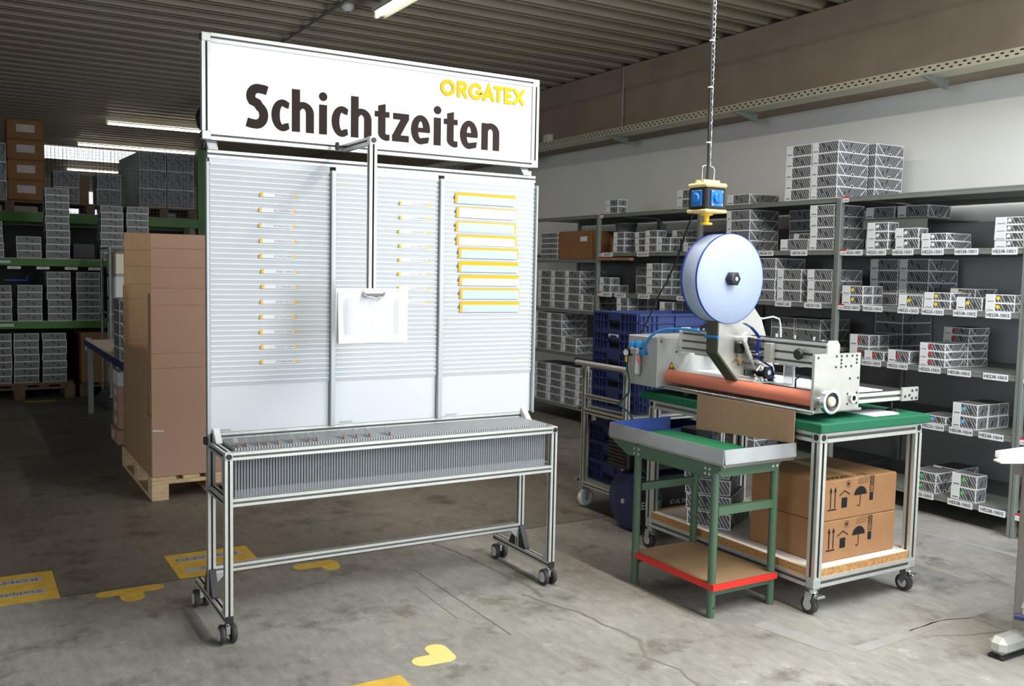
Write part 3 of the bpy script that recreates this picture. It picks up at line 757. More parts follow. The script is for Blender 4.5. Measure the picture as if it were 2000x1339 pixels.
# red-topped bay tags and article tags on the shelf lips
def shelf_tag(bay, k, y, s, wd=.155):
    z = (LV[k])-.017; x = SXF-.003
    mb = MB().box(x-.0015, x, y-wd/2, y+wd/2, z-.021, z+.017)
    text(mb, s, .026, (x-.002, y, z-.003), *R_X, 1, .02, 1.0)
    part('shelf_tag', mb, ['paper', 'ink_black'], SHELF[(bay, k)], f'white shelf tag {s}')
for k, ys, ss in ((1, (4.154, 3.974, 3.777, 3.57, 3.349, 3.116), ('HE525-100/1', 'HE225-100/1', 'HE525-150/1', 'HE225-150/1', 'HE538-100/1', 'HE238-100/1')),
                  (2, (4.157, 3.98, 3.718, 3.548, 3.336, 3.132), ('HE525-100/2', 'HE225-100/2', 'HE525-150/2', 'HE225-150/2', 'HE538-100/2', 'HE238-100/2')),
                  (3, (4.15, 3.971, 3.775, 3.547, 3.351, 3.125), ('HE525-100/3', 'HE225-100/3', 'HE525-150/3', 'HE225-150/3', 'HE538-100/3', 'HE238-100/3')),
                  (4, (3.505, 3.319, 3.131), ('HE225-150/4', 'HE538-100/4', 'HE238-100/4')),
                  (5, (3.553, 3.298, 3.098), ('HE225-150/5', 'HE538-100/5', 'HE238-100/5'))):
    for y, s in zip(ys, ss): shelf_tag('A', k, y, s, .15 if '/5' not in s else .16)
for y, k, s in ((4.616, 1, 'HE150-150'), (4.93, 1, 'HE120-150'), (4.743, 2, 'HE567-150'), (4.472, 2, 'HE167-150')): shelf_tag('B', k, y, s, .15)
for y, k, s in ((6.863, 1, 'HE120-75'), (6.354, 1, 'HE120-100'), (6.862, 2, 'HE120-75'), (6.655, 2, 'HE120-75'), (6.323, 2, 'HE120-100'), (5.814, 2, 'HE120-100')): shelf_tag('C', k, y, s, .16)
def bay_tag(bay, k, y, z):
    x = SXF-.004
    mb = MB().box(x-.0015, x, y-.026, y+.026, z-.022, z+.006).box(x-.0016, x, y-.026, y+.026, z+.006, z+.016, 1)
    text(mb, '11.05.06', .0125, (x-.0022, y, z-.010), *R_X, 2, .01)
    part('bay_tag', mb, ['paper', 'red_edge', 'ink_black'], SHELF[(bay, k)], 'small white tag with red top')
for bay, y in (('A', 4.233), ('C', 6.966), ('E', 2.935)):
    for k in ((0, 1, 2) if bay != 'E' else (3, 4, 5)):
        bay_tag(bay, k, y, LV[k]-.014)
bk = part('hanging_shelf', MB().box(5.30, SXB, 3.76, 4.25, 1.838, 1.85).box(5.30, 5.304, 3.76, 4.25, 1.78, 1.838), 'galv', sh)

# ------------------------------------------------------------------ striped cardboard boxes
BOXM = {}
def box_mesh(w_, h_, d_, flap):
    key = (w_, h_, d_, flap)
    if key in BOXM: return BOXM[key]
    mb = MB(); b = .0045; y0, y1 = -w_/2, w_/2
    def face(o, u, v, lu, lv, stripe):
        o, u, v = Vector(o), Vector(u), Vector(v)
        if not stripe: mb.add([o, o+u*lu, o+u*lu+v*lv, o+v*lv], [(0, 1, 2, 3)], 0); return
        p = [o, o+u*lu, o+u*lu+v*lv, o+v*lv]; q = [o+u*b+v*b, o+u*(lu-b)+v*b, o+u*(lu-b)+v*(lv-b), o+u*b+v*(lv-b)]
        mb.add(p+q, [(0, 1, 5, 4), (1, 2, 6, 5), (2, 3, 7, 6), (3, 0, 4, 7)], 0); mb.add(q, [(0, 1, 2, 3)], 1)
    face((0, y1, 0), (0, -1, 0), (0, 0, 1), w_, h_, True)
    face((d_, y0, 0), (0, 1, 0), (0, 0, 1), w_, h_, False)
    face((0, y0, 0), (1, 0, 0), (0, 0, 1), d_, h_, True)
    face((d_, y1, 0), (-1, 0, 0), (0, 0, 1), d_, h_, True)
    face((0, y0, h_), (1, 0, 0), (0, 1, 0), d_, w_, True)
    face((0, y1, 0), (1, 0, 0), (0, -1, 0), d_, w_, False)
    if flap:
        s = .0055
        for y, e in ((y0, -.0005), (y1, .0005)):
            for f in (0, 1):
                A = lambda t: t if f == 0 else d_-t
                t0, t1 = .008, min(.30*d_, .085)
                mb.add([(A(t0), y+e, h_-.004), (A(t0+s*1.6), y+e, h_-.004), (A(t1+s*.8), y+e, .004), (A(t1-s*.8), y+e, .004)], [(0, 1, 2, 3)], 0)
            if h_ > .06:
                c = d_/2
                mb.add([(c-.016, y+e, .002), (c+.016, y+e, .002), (c+.013, y+e, .018), (c-.013, y+e, .018)], [(0, 1, 2, 3)], 0)
                mb.add([(c-.010, y+e*1.6, .002), (c+.010, y+e*1.6, .002), (c+.008, y+e*1.6, .013), (c-.008, y+e*1.6, .013)], [(0, 1, 2, 3)], 2)
    BOXM[key] = mb.mesh('storage_box', ['box_white', 'box_stripe', 'ink_black'], norm=False); return BOXM[key]
LABM = {}
def label_mesh(w_, h_, frac):
    key = (w_, h_, frac)
    if key in LABM: return LABM[key]
    mb = MB(); y1 = w_/2-.001; y0 = w_/2-frac*w_
    mb.box(-.0012, -.0002, y0, y1, .002, h_-.002, 0)
    n = 4
    for q in range(n):
        z = h_*(.42+.13*q)
        mb.box(-.0015, -.0012, y0+.006, y1-.006, z, z+.0012, 1)
    mb.box(-.0016, -.0012, y0+.008, y1-.01, h_*.14, h_*.24, 2)
    LABM[key] = mb.mesh('box_label', ['box_white', 'ink_light', 'ink_grey']); return LABM[key]
DOTM = {}
def dot_mesh(w_, h_, frac, colr):
    key = (w_, h_, frac, colr)
    if key in DOTM: return DOTM[key]
    y = w_/2-frac*w_-.016; r = min(.0115, h_*.24)
    DOTM[key] = MB().cyl((-.0002, y, h_*.56), (-.002, y, h_*.56), r, n=14, smooth=False).mesh('dot', 'dot_'+colr); return DOTM[key]
ORD = ['bottom', 'second', 'third', 'fourth', 'fifth', 'sixth', 'seventh', 'eighth', 'ninth', 'tenth']
def lv_word(i, n):
    if n == 1: return ''
    if n == 2: return ('lower', 'upper')[i]
    if i == n-1: return 'topmost'
    if i == 0: return 'lowest'
    return ORD[i]+' from below'
def put_box(x, y, z, dims, label, group, flap=False, lab=.28, dot=None, rz=0.0, jig=.004):
    me = box_mesh(*dims, flap)
    o = link('storage_box', me, None, (x+random.uniform(0, jig), y+random.uniform(-jig, jig)*.7, z), rz+random.uniform(-.008, .008))
    tag(o, label, 'box', group)
    if lab: link('box_label', label_mesh(dims[0], dims[1], lab), o)
    if dot: link('dot', dot_mesh(dims[0], dims[1], lab or .28, dot), o)
    return o
GAP = .0006
def stack(desc, n, y0, y1, z, h_, d_, x=SXF+.004, flap=False, lab=.28, dot=None, group='striped boxes on the right shelving', kind='striped box'):
    w_ = round(y1-y0, 3); yc = (y0+y1)/2
    for i in range(n):
        wd = lv_word(i, n)
        put_box(x, yc, z+GAP+i*(h_+GAP), (w_, round(h_, 4), d_), f'{wd} {kind} {desc}'.strip(), group, flap, lab, dot)
T1, T2, T3, T4, T5, T6 = LV
LB = dict(h_=.0765, d_=.305, flap=True)
# bay with the HE... numbered tags
stack('above the HE225-100/1 tag', 3, 3.896, 4.054, T2, .057, .10, dot='white', lab=.38)
stack('above the HE525-150/1 tag', 2, 3.676, 3.845, T2, .065, .09, dot='white', lab=.36)
stack('above the HE225-150/1 tag', 2, 3.486, 3.657, T2, .047, .24, flap=True, dot='white', lab=.36)
stack('above the HE238-100/1 tag', 4, 3.015, 3.187, T2, .043, .22, flap=True, dot='white', lab=.40)
stack('far back above the HE525-100/1 tag', 2, 4.03, 4.235, T2, .0765, .22, x=5.32, flap=True)
put_box(5.315, 4.13, 1.8505, (.225, .0765, .23), 'left of two dark boxes on the hanging shelf under the top board', 'striped boxes on the right shelving', True)
put_box(5.315, 3.885, 1.8505, (.225, .0765, .23), 'right of two dark boxes on the hanging shelf under the top board', 'striped boxes on the right shelving', True)
for j, nm in ((0, 'front'), (1, 'rear')): stack(f'in the {nm} pile above the HE525-100/2 tag', 2, 4.066, 4.233, T3, .062, .095, x=SXF+.004+j*.1, dot='yellow' if j == 0 else None, lab=.4 if j == 0 else None)
stack('at the back left of the yellow-dot shelf', 4, 4.03, 4.25, T3, .0765, .305, x=5.40, flap=True)
stack('at the back centre of the yellow-dot shelf', 4, 3.80, 4.02, T3, .0765, .305, x=5.40, flap=True)
stack('with yellow dot alone above HE525-150/2', 1, 3.626, 3.798, T3, .077, .10, dot='yellow', lab=.34)
stack('with yellow dot above HE225-150/2', 2, 3.440, 3.617, T3, .049, .20, flap=True, dot='yellow', lab=.36)
stack('in the rear pair behind HE538-100/2, yellow dot', 2, 3.421, 3.588, T3, .062, .22, x=5.32, flap=True, dot='yellow', lab=.32)
stack('with yellow dot alone above HE538-100/2', 1, 3.240, 3.403, T3, .077, .10, dot='yellow', lab=.34)
stack('with yellow dot above HE238-100/2', 2, 3.044, 3.217, T3, .049, .20, flap=True, dot='yellow', lab=.34)
for j, nm in ((0, 'front'), (1, 'middle'), (2, 'rear')): stack(f'in the {nm} pile of the red-dotted block above HE525-100/3', 2, 4.045, 4.2, T4, .077, .095, x=5.16+j*.099, dot='red' if j == 0 else None, lab=.4 if j == 0 else None)
stack('far back behind the red-dotted block', 4, 4.03, 4.25, T4, .0765, .305, x=5.48, lab=.0)
stack('with red dot above the HE225-100/3 tag', 1, 3.882, 4.03, T4, .06, .20, flap=True, dot='red', lab=.4)
stack('with red dot alone above HE525-150/3', 1, 3.699, 3.855, T4, .08, .098, dot='red', lab=.36)
stack('with red dot in the stack above HE225-150/3', 3, 3.456, 3.628, T4, .047, .20, flap=True, dot='red', lab=.32)
stack('with red dot in the rear stack behind HE225-150/3', 5, 3.44, 3.612, T4, .047, .20, x=5.31, flap=True, dot='red', lab=.32)
stack('with blue dot alone above HE225-150/4', 1, 3.425, 3.59, T5, .048, .20, flap=True, dot='blue', lab=.36)
for j, nm in ((0, 'front'), (1, 'middle'), (2, 'rear')): stack(f'in the {nm} pile of the blue-dotted block above HE538-100/4', 2, 3.225, 3.383, T5, .0735, .10, x=SXF+.004+j*.104, dot='blue' if j == 0 else None, lab=.34 if j == 0 else None)
stack('with green dot above HE225-150/5', 2, 3.47, 3.642, T6, .062, .19, flap=True, dot='green', lab=.34)
stack('with green dot behind the HE538-100/5 pair', 2, 3.461, 3.632, T6, .066, .21, x=5.31, flap=True, dot='green', lab=.34)
stack('with green dot above HE538-100/5', 2, 3.208, 3.366, T6, .079, .10, dot='green', lab=.36)
# on top of the shelving
G = 'striped boxes on top of the shelving'
stack('in the tall left stack on the shelving top', 5, 4.550, 4.778, T1, group=G, lab=.26, **LB)
stack('in the tall middle stack on the shelving top', 5, 4.321, 4.542, T1, group=G, lab=.24, **LB)
stack('in the tall right stack on the shelving top', 5, 4.27, 4.492, T1, group=G, lab=.0, x=5.425, h_=.0765, d_=.29, flap=True)
stack('alone on the shelving top beside the tall stacks', 1, 5.125, 5.36, T1, group=G, **LB)
stack('on the shelving top behind the yellow socket box', 2, 5.70, 5.94, T1, group=G, h_=.075, d_=.1)
stack('in the small left pair on the shelving top', 2, 6.738, 6.92, T1, group=G, h_=.062, d_=.1, lab=.36)
# bay behind the reel
G = 'striped boxes in the bay behind the reel'
stack('in the deep stack behind the reel top', 4, 5.112, 5.355, T2, group=G, lab=.2, **LB)
stack('at the back between the two tall stacks, HE150-150 shelf', 4, 4.78, 5.005, T2, group=G, x=5.41, lab=.0, h_=.0765, d_=.14, flap=True)
stack('of the small rear pile above HE150-150', 2, 4.63, 4.80, T2, group=G, x=5.24, h_=.062, d_=.15)
stack('alone at the front above HE150-150', 1, 4.545, 4.80, T2, group=G, h_=.079, d_=.11, lab=.26)
stack('in the stack beside the post, HE150-150 shelf', 4, 4.327, 4.535, T2, group=G, lab=.3, **LB)
stack('in the stack half hidden right of the reel', 4, 4.835, 5.055, T3, group=G, lab=.2, **LB)
stack('above the HE567-150 tag', 3, 4.60, 4.823, T3, group=G, x=SXF+.012, lab=.26, **LB)
stack('above the HE167-150 tag', 3, 4.323, 4.537, T3, group=G, lab=.28, **LB)
stack('behind the machine bar, left dark stack', 3, 4.76, 4.985, T4, group=G, x=5.24, lab=.0, **LB)
stack('behind the machine bar, right dark stack', 3, 4.52, 4.745, T4, group=G, x=5.24, lab=.0, **LB)
stack('seen low between the cart frame and the tray', 3, 4.98, 5.2, T6, group=G, x=SXF+.01, lab=.3, **LB)
stack('low shelf, seen over the blue tray', 2, 5.25, 5.47, T5, group=G, x=SXF+.01, lab=.3, **LB)
stack('low shelf, left of the blue tray', 2, 5.8, 6.02, T5, group=G, x=SXF+.01, lab=.3, **LB)
# bay left of the reel
G = 'small striped boxes in the bay left of the reel'
stack('left of the row above HE120-75 and HE120-100', 3, 6.636, 6.795, T2, group=G, h_=.060, d_=.12, lab=.36)
stack('set back, second pile in the HE120 row', 3, 6.36, 6.507, T2, group=G, h_=.058, d_=.1, x=SXF+.03, lab=.36)
stack('tallest pile above the HE120-100 tag', 3, 6.180, 6.337, T2, group=G, h_=.061, d_=.097, lab=.36)
stack('short pile right of the HE120-100 tag', 2, 6.005, 6.175, T2, group=G, h_=.060, d_=.10, lab=.36)
stack('rear pile behind the short HE120-100 pile', 3, 5.97, 6.135, T2, group=G, h_=.061, d_=.20, x=5.23, lab=.36)
stack('pile next to the post left of the reel', 2, 5.70, 5.84, T2, group=G, h_=.037, d_=.1, lab=.36)
stack('beside the post on the second HE120 shelf', 2, 6.818, 6.985, T3, group=G, h_=.068, d_=.10, lab=.36)
stack('lying behind the pair beside the post', 1, 6.818, 6.985, T3, group=G, h_=.068, d_=.10, x=SXF+.108, lab=.0)
for j, nm in ((0, 'front'), (1, 'rear')): stack(f'in the {nm} tall pile left of the reel', 4, 6.10, 6.305, T3, group=G, h_=.066, d_=.108, x=SXF+.004+j*.112, lab=.38 if j == 0 else .0)
stack('dark rear stack on the second HE120 shelf', 3, 6.42, 6.645, T3, group=G, x=5.26, lab=.0, h_=.0765, d_=.29, flap=True)
for j, nm in ((0, 'front'), (1, 'middle'), (2, 'rear')): stack(f'in the {nm} pile just above the crates', 4, 6.55, 6.715, T4, group=G, h_=.078, d_=.108, x=SXF+.004+j*.111, lab=.38 if j == 0 else .0)
stack('dark pile above the crates near the reel', 4, 5.95, 6.12, T4, group=G, h_=.074, d_=.108, lab=.38)
# far bay beside the board: dense stacks
G = 'striped boxes in the bay beside the board'
rowD = [('shelf under the brown carton', LVD[2], [(7.80, 8.035, 5), (7.55, 7.79, 5), (7.296, 7.54, 5)], [(7.075, 7.285, 2)]),
        ('third shelf beside the board', LVD[3], [(7.85, 8.09, 5), (7.59, 7.84, 5)], [(7.335, 7.58, 2)]),
        ('lowest shelf beside the board', LVD[4], [(7.84, 8.08, 5), (7.58, 7.83, 5), (7.33, 7.57, 5), (7.075, 7.32, 5)], [])]
cn = ['left', 'second', 'third', 'right']
for nm, z, cols, extra in rowD:
    cols = cols+extra
    for ci, (a, b, n) in enumerate(cols):
        for i in range(n):
            off = (n-1-i)*.006 if n == 5 else 0
            put_box(SXF+.003, (a+b)/2, z+GAP+i*(.0742+GAP), (round(b-a-.004, 3), .0742, .305), f'{lv_word(i, n)} box, {cn[ci]} column, {nm}', G, True, .22)
for i in range(5):
    put_box(SXF+.02, 7.785+.09, LVD[1]+GAP+i*(.052+GAP), (.30, .052, .2), f'{lv_word(i, 5)} white-edged flat box beside the brown carton', G, True, .0)
o = solo('brown_carton', MB().bbox(5.12, 5.50, 7.15, 7.70, LVD[1]+.0006, LVD[1]+.27, .004), 'carton_old', 'brown carton on the shelf right beside the board', 'carton', (5.3, 7.4, LVD[1]))
part('carton_label', MB().box(5.1185, 5.12, 7.22, 7.33, LVD[1]+.17, LVD[1]+.215), 'paper', o)
solo('shelf_plank', MB().bbox(5.07, 5.12, 6.5, 6.98, 1.566, 1.590, .003), 'carton', 'thin wooden plank under the HE120-75 shelf', 'plank', (5.1, 6.7, 1.56))
bk_ = thing('grey_bucket', 'grey round bucket behind the post above HE120-75', 'bucket', (5.33, 6.9, T2+.14))
part('bucket_wall', MB().lathe((5.33, 6.9, T2+.14), (0, 0, 1), [(.08, 0.001), (.1, .12), (.106, .12), (.106, .135), (.098, .135)], 24), 'galv', bk_)
solo('small_carton', MB().bbox(5.22, 5.46, 6.80, 6.99, T2+.0006, T2+.138, .003), 'carton_old', 'brown carton carrying the grey bucket', 'carton', (5.33, 6.9, T2))
for i in range(2): put_box(5.12, 2.84, T4+GAP+i*.05, (.17, .048, .2), f'{lv_word(i, 2)} striped box at the right picture edge', 'striped boxes at the right picture edge', True, .3)

# ------------------------------------------------------------------ cable tray on the beam
ct = thing('cable_tray', 'long perforated metal cable tray under the concrete beam', 'cable tray', (5.46, 5, 2.7))
part('tray_channel', MB().box(5.37, 5.374, YF+.3, 14, 2.762, 2.817).box(5.374, 5.55, YF+.3, 14, 2.762, 2.766).box(5.546, 5.55, YF+.3, 14, 2.766, 2.817), 'tray_zinc', ct)
mb = MB()
yy = YF+.4
while yy < 14:
    mb.box(5.3685, 5.37, yy, yy+.022, 2.796, 2.805); mb.box(5.3685, 5.37, yy+.03, yy+.052, 2.775, 2.784); yy += .06
sl = part('slots', mb, 'ink_black', ct); sl['kind'] = 'stuff'
for yy in (2.2, 3.9, 5.6, 7.3, 9.0, 10.7, 12.4):
    part('tray_bracket', MB().prism([(5.62, 2.761), (5.37, 2.761), (5.37, 2.751), (5.62, 2.70)], 'y', yy-.015, yy+.015), 'galv', ct)
solo('wall_conduit', MB().tube([(5.53, 7.27, 2.83), (5.53, 7.27, 3.42)], .008), 'galv', 'thin vertical conduit on the concrete beam', 'conduit', (5.53, 7.27, 2.8))
solo('junction_box', MB().bbox(5.52, 5.5795, 8.55, 8.66, 2.85, 2.935, .006), 'lamp_white', 'small grey junction box on the beam beside the sign', 'junction box', (5.55, 8.6, 2.85))

# ------------------------------------------------------------------ machine cart
cx0, cx1, cy0, cy1 = 3.12, 3.80, 2.665, 3.80
Q = .045
cart = thing('machine_cart', 'wheeled aluminium cart with green top under the labelling machine', 'cart', ((cx0+cx1)/2, (cy0+cy1)/2, 0))
for x in (cx0+Q/2, cx1-Q/2):
    for y in (cy0+Q/2, cy1-Q/2):
        part('post', MB().bar((x, y, .165), (x, y, .750), Q, Q), 'alu', cart)
        for z in (.120, .750):
            co = part('corner_joint', MB().bbox(x-Q/2, x+Q/2, y-Q/2, y+Q/2, z, z+Q, .003), 'alu', cart)
            dx = -1 if x < 3.4 else 1; dy = -1 if y < 3.2 else 1
            part('joint_plug', MB().cyl((x+dx*Q/2, y, z+Q/2), (x+dx*(Q/2+.001), y, z+Q/2), .014, n=14).cyl((x, y+dy*Q/2, z+Q/2), (x, y+dy*(Q/2+.001), z+Q/2), .014, n=14), 'black_plastic' if z > .5 else 'edge_grey', co)
        # swivel caster
        d = -1 if y < 3.2 else 1
        mb = MB().bbox(x-.022, x+.022, y-.022, y+.022, .113, .120, .002).cyl((x, y, .096), (x, y, .113), .020, n=16)
        for s_ in (-1, 1): mb.prism([(y-.012, .100), (y+.024, .100), (y+.030, .05), (y+.012, .035), (y-.004, .06)], 'x', x+s_*.0185-.0015, x+s_*.0185+.0015)
        mb.bbox(x-.024, x+.024, y-.050, y-.022, .082, .094, .003)
        ca = part('caster', mb, 'steel_chrome', cart)
        part('wheel', MB().lathe((x, y+.014, .040), (1, 0, 0), [(.030, -.015), (.039, -.012), (.040, 0), (.039, .012), (.030, .015)], 22), 'dark_rubber', ca)
        part('wheel_hub', MB().cyl((x-.0165, y+.014, .040), (x+.0165, y+.014, .040), .022, n=16), 'grey_hub', ca)
for z in (.120+Q/2, .750+Q/2):
    for x in (cx0+Q/2, cx1-Q/2): part('frame_bar', MB().bar((x, cy0+Q, z), (x, cy1-Q, z), Q), 'alu', cart)
    for y in (cy0+Q/2, cy1-Q/2): part('frame_bar', MB().bar((cx0+Q, y, z), (cx1-Q, y, z), Q), 'alu', cart)
lb = MB().box(cx0+.006, cx1-.006, cy0+Q, cy1-Q, .165, .199).box(cx0+Q, cx1-Q, cy0+.006, cy0+Q, .165, .199).box(cx0+Q, cx1-Q, cy1-Q, cy1-.006, .165, .199)
ls = part('lower_board', lb, 'chipboard_edge', cart, 'raw chipboard edge')
part('board_laminate', MB().box(cx0+.008, cx1-.008, cy0+Q, cy1-Q, .1991, .2005).box(cx0+Q, cx1-Q, cy0+.008, cy0+Q, .1991, .2005), 'melamine', ls)
part('worktop', MB().bbox(cx0-.018, cx1+.03, cy0-.02, cy1+.05, .7952, .836, .004), 'green_top', cart, 'green worktop')
CZ = .2012
def print_carton(z0, z1, label):
    x0, x1, y0, y1 = 3.215, 3.715, 2.722, 3.14
    t = thing('shipping_carton', label, 'carton', ((x0+x1)/2, (y0+y1)/2, z0), 'shipping cartons on the machine cart')
    bd = part('carton_body', MB().bbox(x0, x1, y0, y1, z0, z1, .004), 'carton', t)
    part('tape_strip', MB().box((x0+x1)/2-.03, (x0+x1)/2+.03, y0+.004, y1-.004, z1, z1+.0006), 'tape', bd)
    mb = MB(); y = y0-.0008; zc = (z0+z1)/2+.012
    def q(pts): quad(mb, pts, 0, y)
    def r(a, b, c, d): q([(a, c), (b, c), (b, d), (a, d)])
    bx = x0+.055
    for i in (0, .028): r(bx+i-.003, bx+i+.003, zc-.045, zc+.03); q([(bx+i-.009, zc+.026), (bx+i+.009, zc+.026), (bx+i, zc+.05)])
    r(bx-.016, bx+.04, zc-.055, zc-.049)
    hx = bx+.09; r(hx-.018, hx+.018, zc-.05, zc-.005); stroke(mb, [(hx-.035, zc+.006), (hx, zc+.026), (hx+.035, zc+.006)], .005, False, 0, y)
    sx_ = hx+.022; disc(mb, sx_, zc+.055, .007, .007, 0, y)
    for k in range(8): a = k*math.pi/4; stroke(mb, [(sx_+.010*math.cos(a), zc+.055+.010*math.sin(a)), (sx_+.018*math.cos(a), zc+.055+.018*math.sin(a))], .003, False, 0, y)
    ux = hx+.105; q(arc(ux, zc-.002, .042, .038, 0, 180, 14)); stroke(mb, [(ux, zc), (ux, zc-.04)] + arc(ux-.008, zc-.045, .008, .008, 0, -180, 6), .004, False, 0, y)
    for k in range(6):
        for j in range(3): stroke(mb, [(ux-.02+k*.012+j*.004, zc+.048+j*.011), (ux-.015+k*.012+j*.004, zc+.055+j*.011)], .0025, False, 0, y)
    fx = ux+.075
    for a, b in ((zc+.045, zc+.075), (zc+.01, zc+.038)): stroke(mb, [(fx-.012, a), (fx+.012, a), (fx+.012, b), (fx-.012, b), (fx-.012, a)], .003, False, 0, y)
    stroke(mb, [(fx-.012, zc+.045), (fx+.012, zc+.075)], .003, False, 0, y); stroke(mb, [(fx+.012, zc+.045), (fx-.012, zc+.075)], .003, False, 0, y)
    stroke(mb, [(fx, zc+.014), (fx, zc+.034)], .003, False, 0, y); r(fx-.012, fx+.012, zc-.035, zc+.002)
    part('handling_marks', mb, 'ink_black', bd)
    return bd, x0, x1, y0, y1
print_carton(CZ, CZ+.182, 'lower brown shipping carton with handling symbols on the machine cart')
bd, x0, x1, y0, y1 = print_carton(CZ+.1835, CZ+.362, 'upper brown shipping carton with handling symbols on the machine cart')
mb = MB(); text(mb, '0900671217', .05, ((x0+x1)/2-.06, y0+.035, CZ+.3628), (1, 0, 0), (0, 1, 0), 0, .01, 1.1); part('top_print', mb, 'ink_black', bd)
solo('white_sheet', MB().box(3.46, 3.66, 2.690, 2.718, .2008, .2014), 'paper', 'white paper sheet under the front of the cartons', 'paper', (3.56, 2.7, .2008))
# leaning pile of striped boxes on the cart board
for i in range(4):
    o = link('storage_box', box_mesh(.225, .0765, .305, True), None, (3.19+i*.012, 3.395+i*.02, CZ+i*.0772), math.radians(28+5*i))
    tag(o, f'{lv_word(i, 4)} striped box in the twisted pile on the cart board', 'box', 'striped boxes on the machine cart')
o = link('storage_box', box_mesh(.2, .0765, .2, False), None, (3.52, 3.275, CZ+.0005), 0)
tag(o, 'pale striped box beside the upper carton on the cart', 'box', 'striped boxes on the machine cart')

# ------------------------------------------------------------------ labelling machine on the cart
mc = thing('labelling_machine', 'silver label applicator with orange roller and large white reel', 'machine', (3.35, 3.25, .836))
MZ = .837
part('machine_foot', MB().cyl((3.2, 2.9, MZ), (3.2, 2.9, .862), .02, n=14).cyl((3.2, 3.6, MZ), (3.2, 3.6, .862), .02, n=14).cyl((3.55, 3.6, MZ), (3.55, 3.6, .868), .02, n=14).cyl((3.74, 2.79, MZ), (3.74, 2.79, .878), .006, n=10).lathe((3.74, 2.79, MZ), (0, 0, 1), [(.024, 0), (.02, .008), (.008, .012)], 14), 'black_plastic', mc)
bx = part('control_box', MB().bbox(3.085, 3.62, 3.70, 3.945, .866, 1.127, .004), 'control_box', mc, 'light grey steel control box')
mb = MB(); quad(mb, [(3.155, .955), (3.205, .955), (3.18, 1.0)], 0, 3.6992); quad(mb, [(3.161, .9583), (3.199, .9583), (3.18, .9925)], 1, 3.6988)
for dx in (-.007, .007): disc(mb, 3.18+dx, .9655, .0055, .0055, 0, 3.6984)
part('warning_triangle', mb, ['ink_black', 'warning_yellow'], bx)
for x, z in ((3.105, 1.107), (3.21, 1.05), (3.19, .90)): part('box_screw', MB().cyl((x, 3.700, z), (x, 3.698, z), .005, n=10), 'black_plastic', bx)
part('base_rail', MB().bar((3.14, 2.735, .872), (3.14, 3.70, .872), .02, .02), 'alu', mc)
part('base_plate', MB().box(3.15, 3.46, 2.735, 3.70, .866, .876), 'alu_plate', mc)
part('front_rod', MB().cyl((3.112, 2.70, .879), (3.112, 3.735, .879), .0065, n=12), 'steel_chrome', mc)
part('orange_roller', MB().cyl((3.165, 2.736, .926), (3.165, 3.699, .926), .034, n=28), 'roller_orange', mc, 'long orange rubber roller')
part('roller_shaft', MB().cyl((3.165, 2.70, .926), (3.165, 3.70, .926), .012, n=12), 'steel_chrome', mc)
part('feed_table', MB().box(3.205, 3.60, 2.736, 3.699, .944, .949), 'pvc_white', mc)
part('feed_edge', MB().box(3.200, 3.206, 2.736, 3.699, .936, .950).box(3.24, 3.25, 2.75, 3.12, .949, .953), 'black_plastic', mc)
ep = part('end_plate', MB().bbox(3.128, 3.422, 2.720, 2.735, .872, 1.124, .002), 'alu_plate', mc, 'brushed aluminium end plate')
for (x, z) in ((3.15, 1.108), (3.265, 1.112), (3.295, 1.112), (3.33, 1.112), (3.365, 1.112), (3.395, 1.112), (3.295, 1.095), (3.295, 1.08), (3.395, 1.095), (3.395, 1.08), (3.262, 1.065), (3.295, 1.064), (3.325, 1.066), (3.36, 1.067), (3.355, 1.012), (3.408, 1.013), (3.345, .945), (3.405, .947), (3.345, .9), (3.405, .902), (3.14, .89)):
    part('end_plate_bolt', MB().cyl((x, 2.7202, z), (x, 2.7185, z), .0055, n=10), 'dark_machine', ep)
part('bearing', MB().ring((3.375, 2.714, .925), (0, 1, 0), .021, .012, .012, 20).cyl((3.375, 2.715, .925), (3.375, 2.720, .925), .012, n=14, m=1), ['steel_chrome', 'ink_black'], ep)
hw = part('handwheel', MB().ring((3.178, 2.672, .926), (0, 1, 0), .053, .040, .024, 32).cyl((3.178, 2.69, .926), (3.178, 2.721, .926), .014, n=14), 'steel_chrome', mc, 'polished handwheel')
part('handwheel_disc', MB().cyl((3.178, 2.671, .926), (3.178, 2.683, .926), .0405, n=28), 'dark_machine', hw)
part('handwheel_cap', MB().lathe((3.178, 2.671, .926), (0, -1, 0), [(.021, 0), (.022, .008), (.019, .014), (.012, .016)], 20), 'ivory', hw)
# cross bar with slots
br = part('cross_bar', MB().bar((3.258, 2.745, 1.110), (3.258, 3.700, 1.110), .045, .115, 0, (1, 3)), 'alu', mc, 'slotted aluminium cross bar')
part('bar_cover', MB().box(3.238, 3.278, 2.76, 3.69, 1.168, 1.171), 'black_plastic', br)
part('bar_end', MB().prism([(3.225, 1.045), (3.30, 1.045), (3.30, 1.16), (3.285, 1.178), (3.24, 1.178), (3.225, 1.16)], 'y', 2.7355, 2.745), 'alu_bright', br)
part('bar_end', MB().prism([(3.225, 1.045), (3.30, 1.045), (3.30, 1.16), (3.285, 1.178), (3.24, 1.178), (3.225, 1.16)], 'y', 3.685, 3.6995), 'alu_bright', br)
for y in (2.84, 2.95, 3.06, 3.42, 3.55): part('bar_bolt', MB().cyl((3.255, y, 1.171), (3.255, y, 1.188), .0055, n=10), 'steel_chrome', br)
for y in (2.79, 3.60): part('bar_bolt', MB().cyl((3.258, y, 1.171), (3.258, y, 1.179), .011, n=12), 'steel_chrome', br)
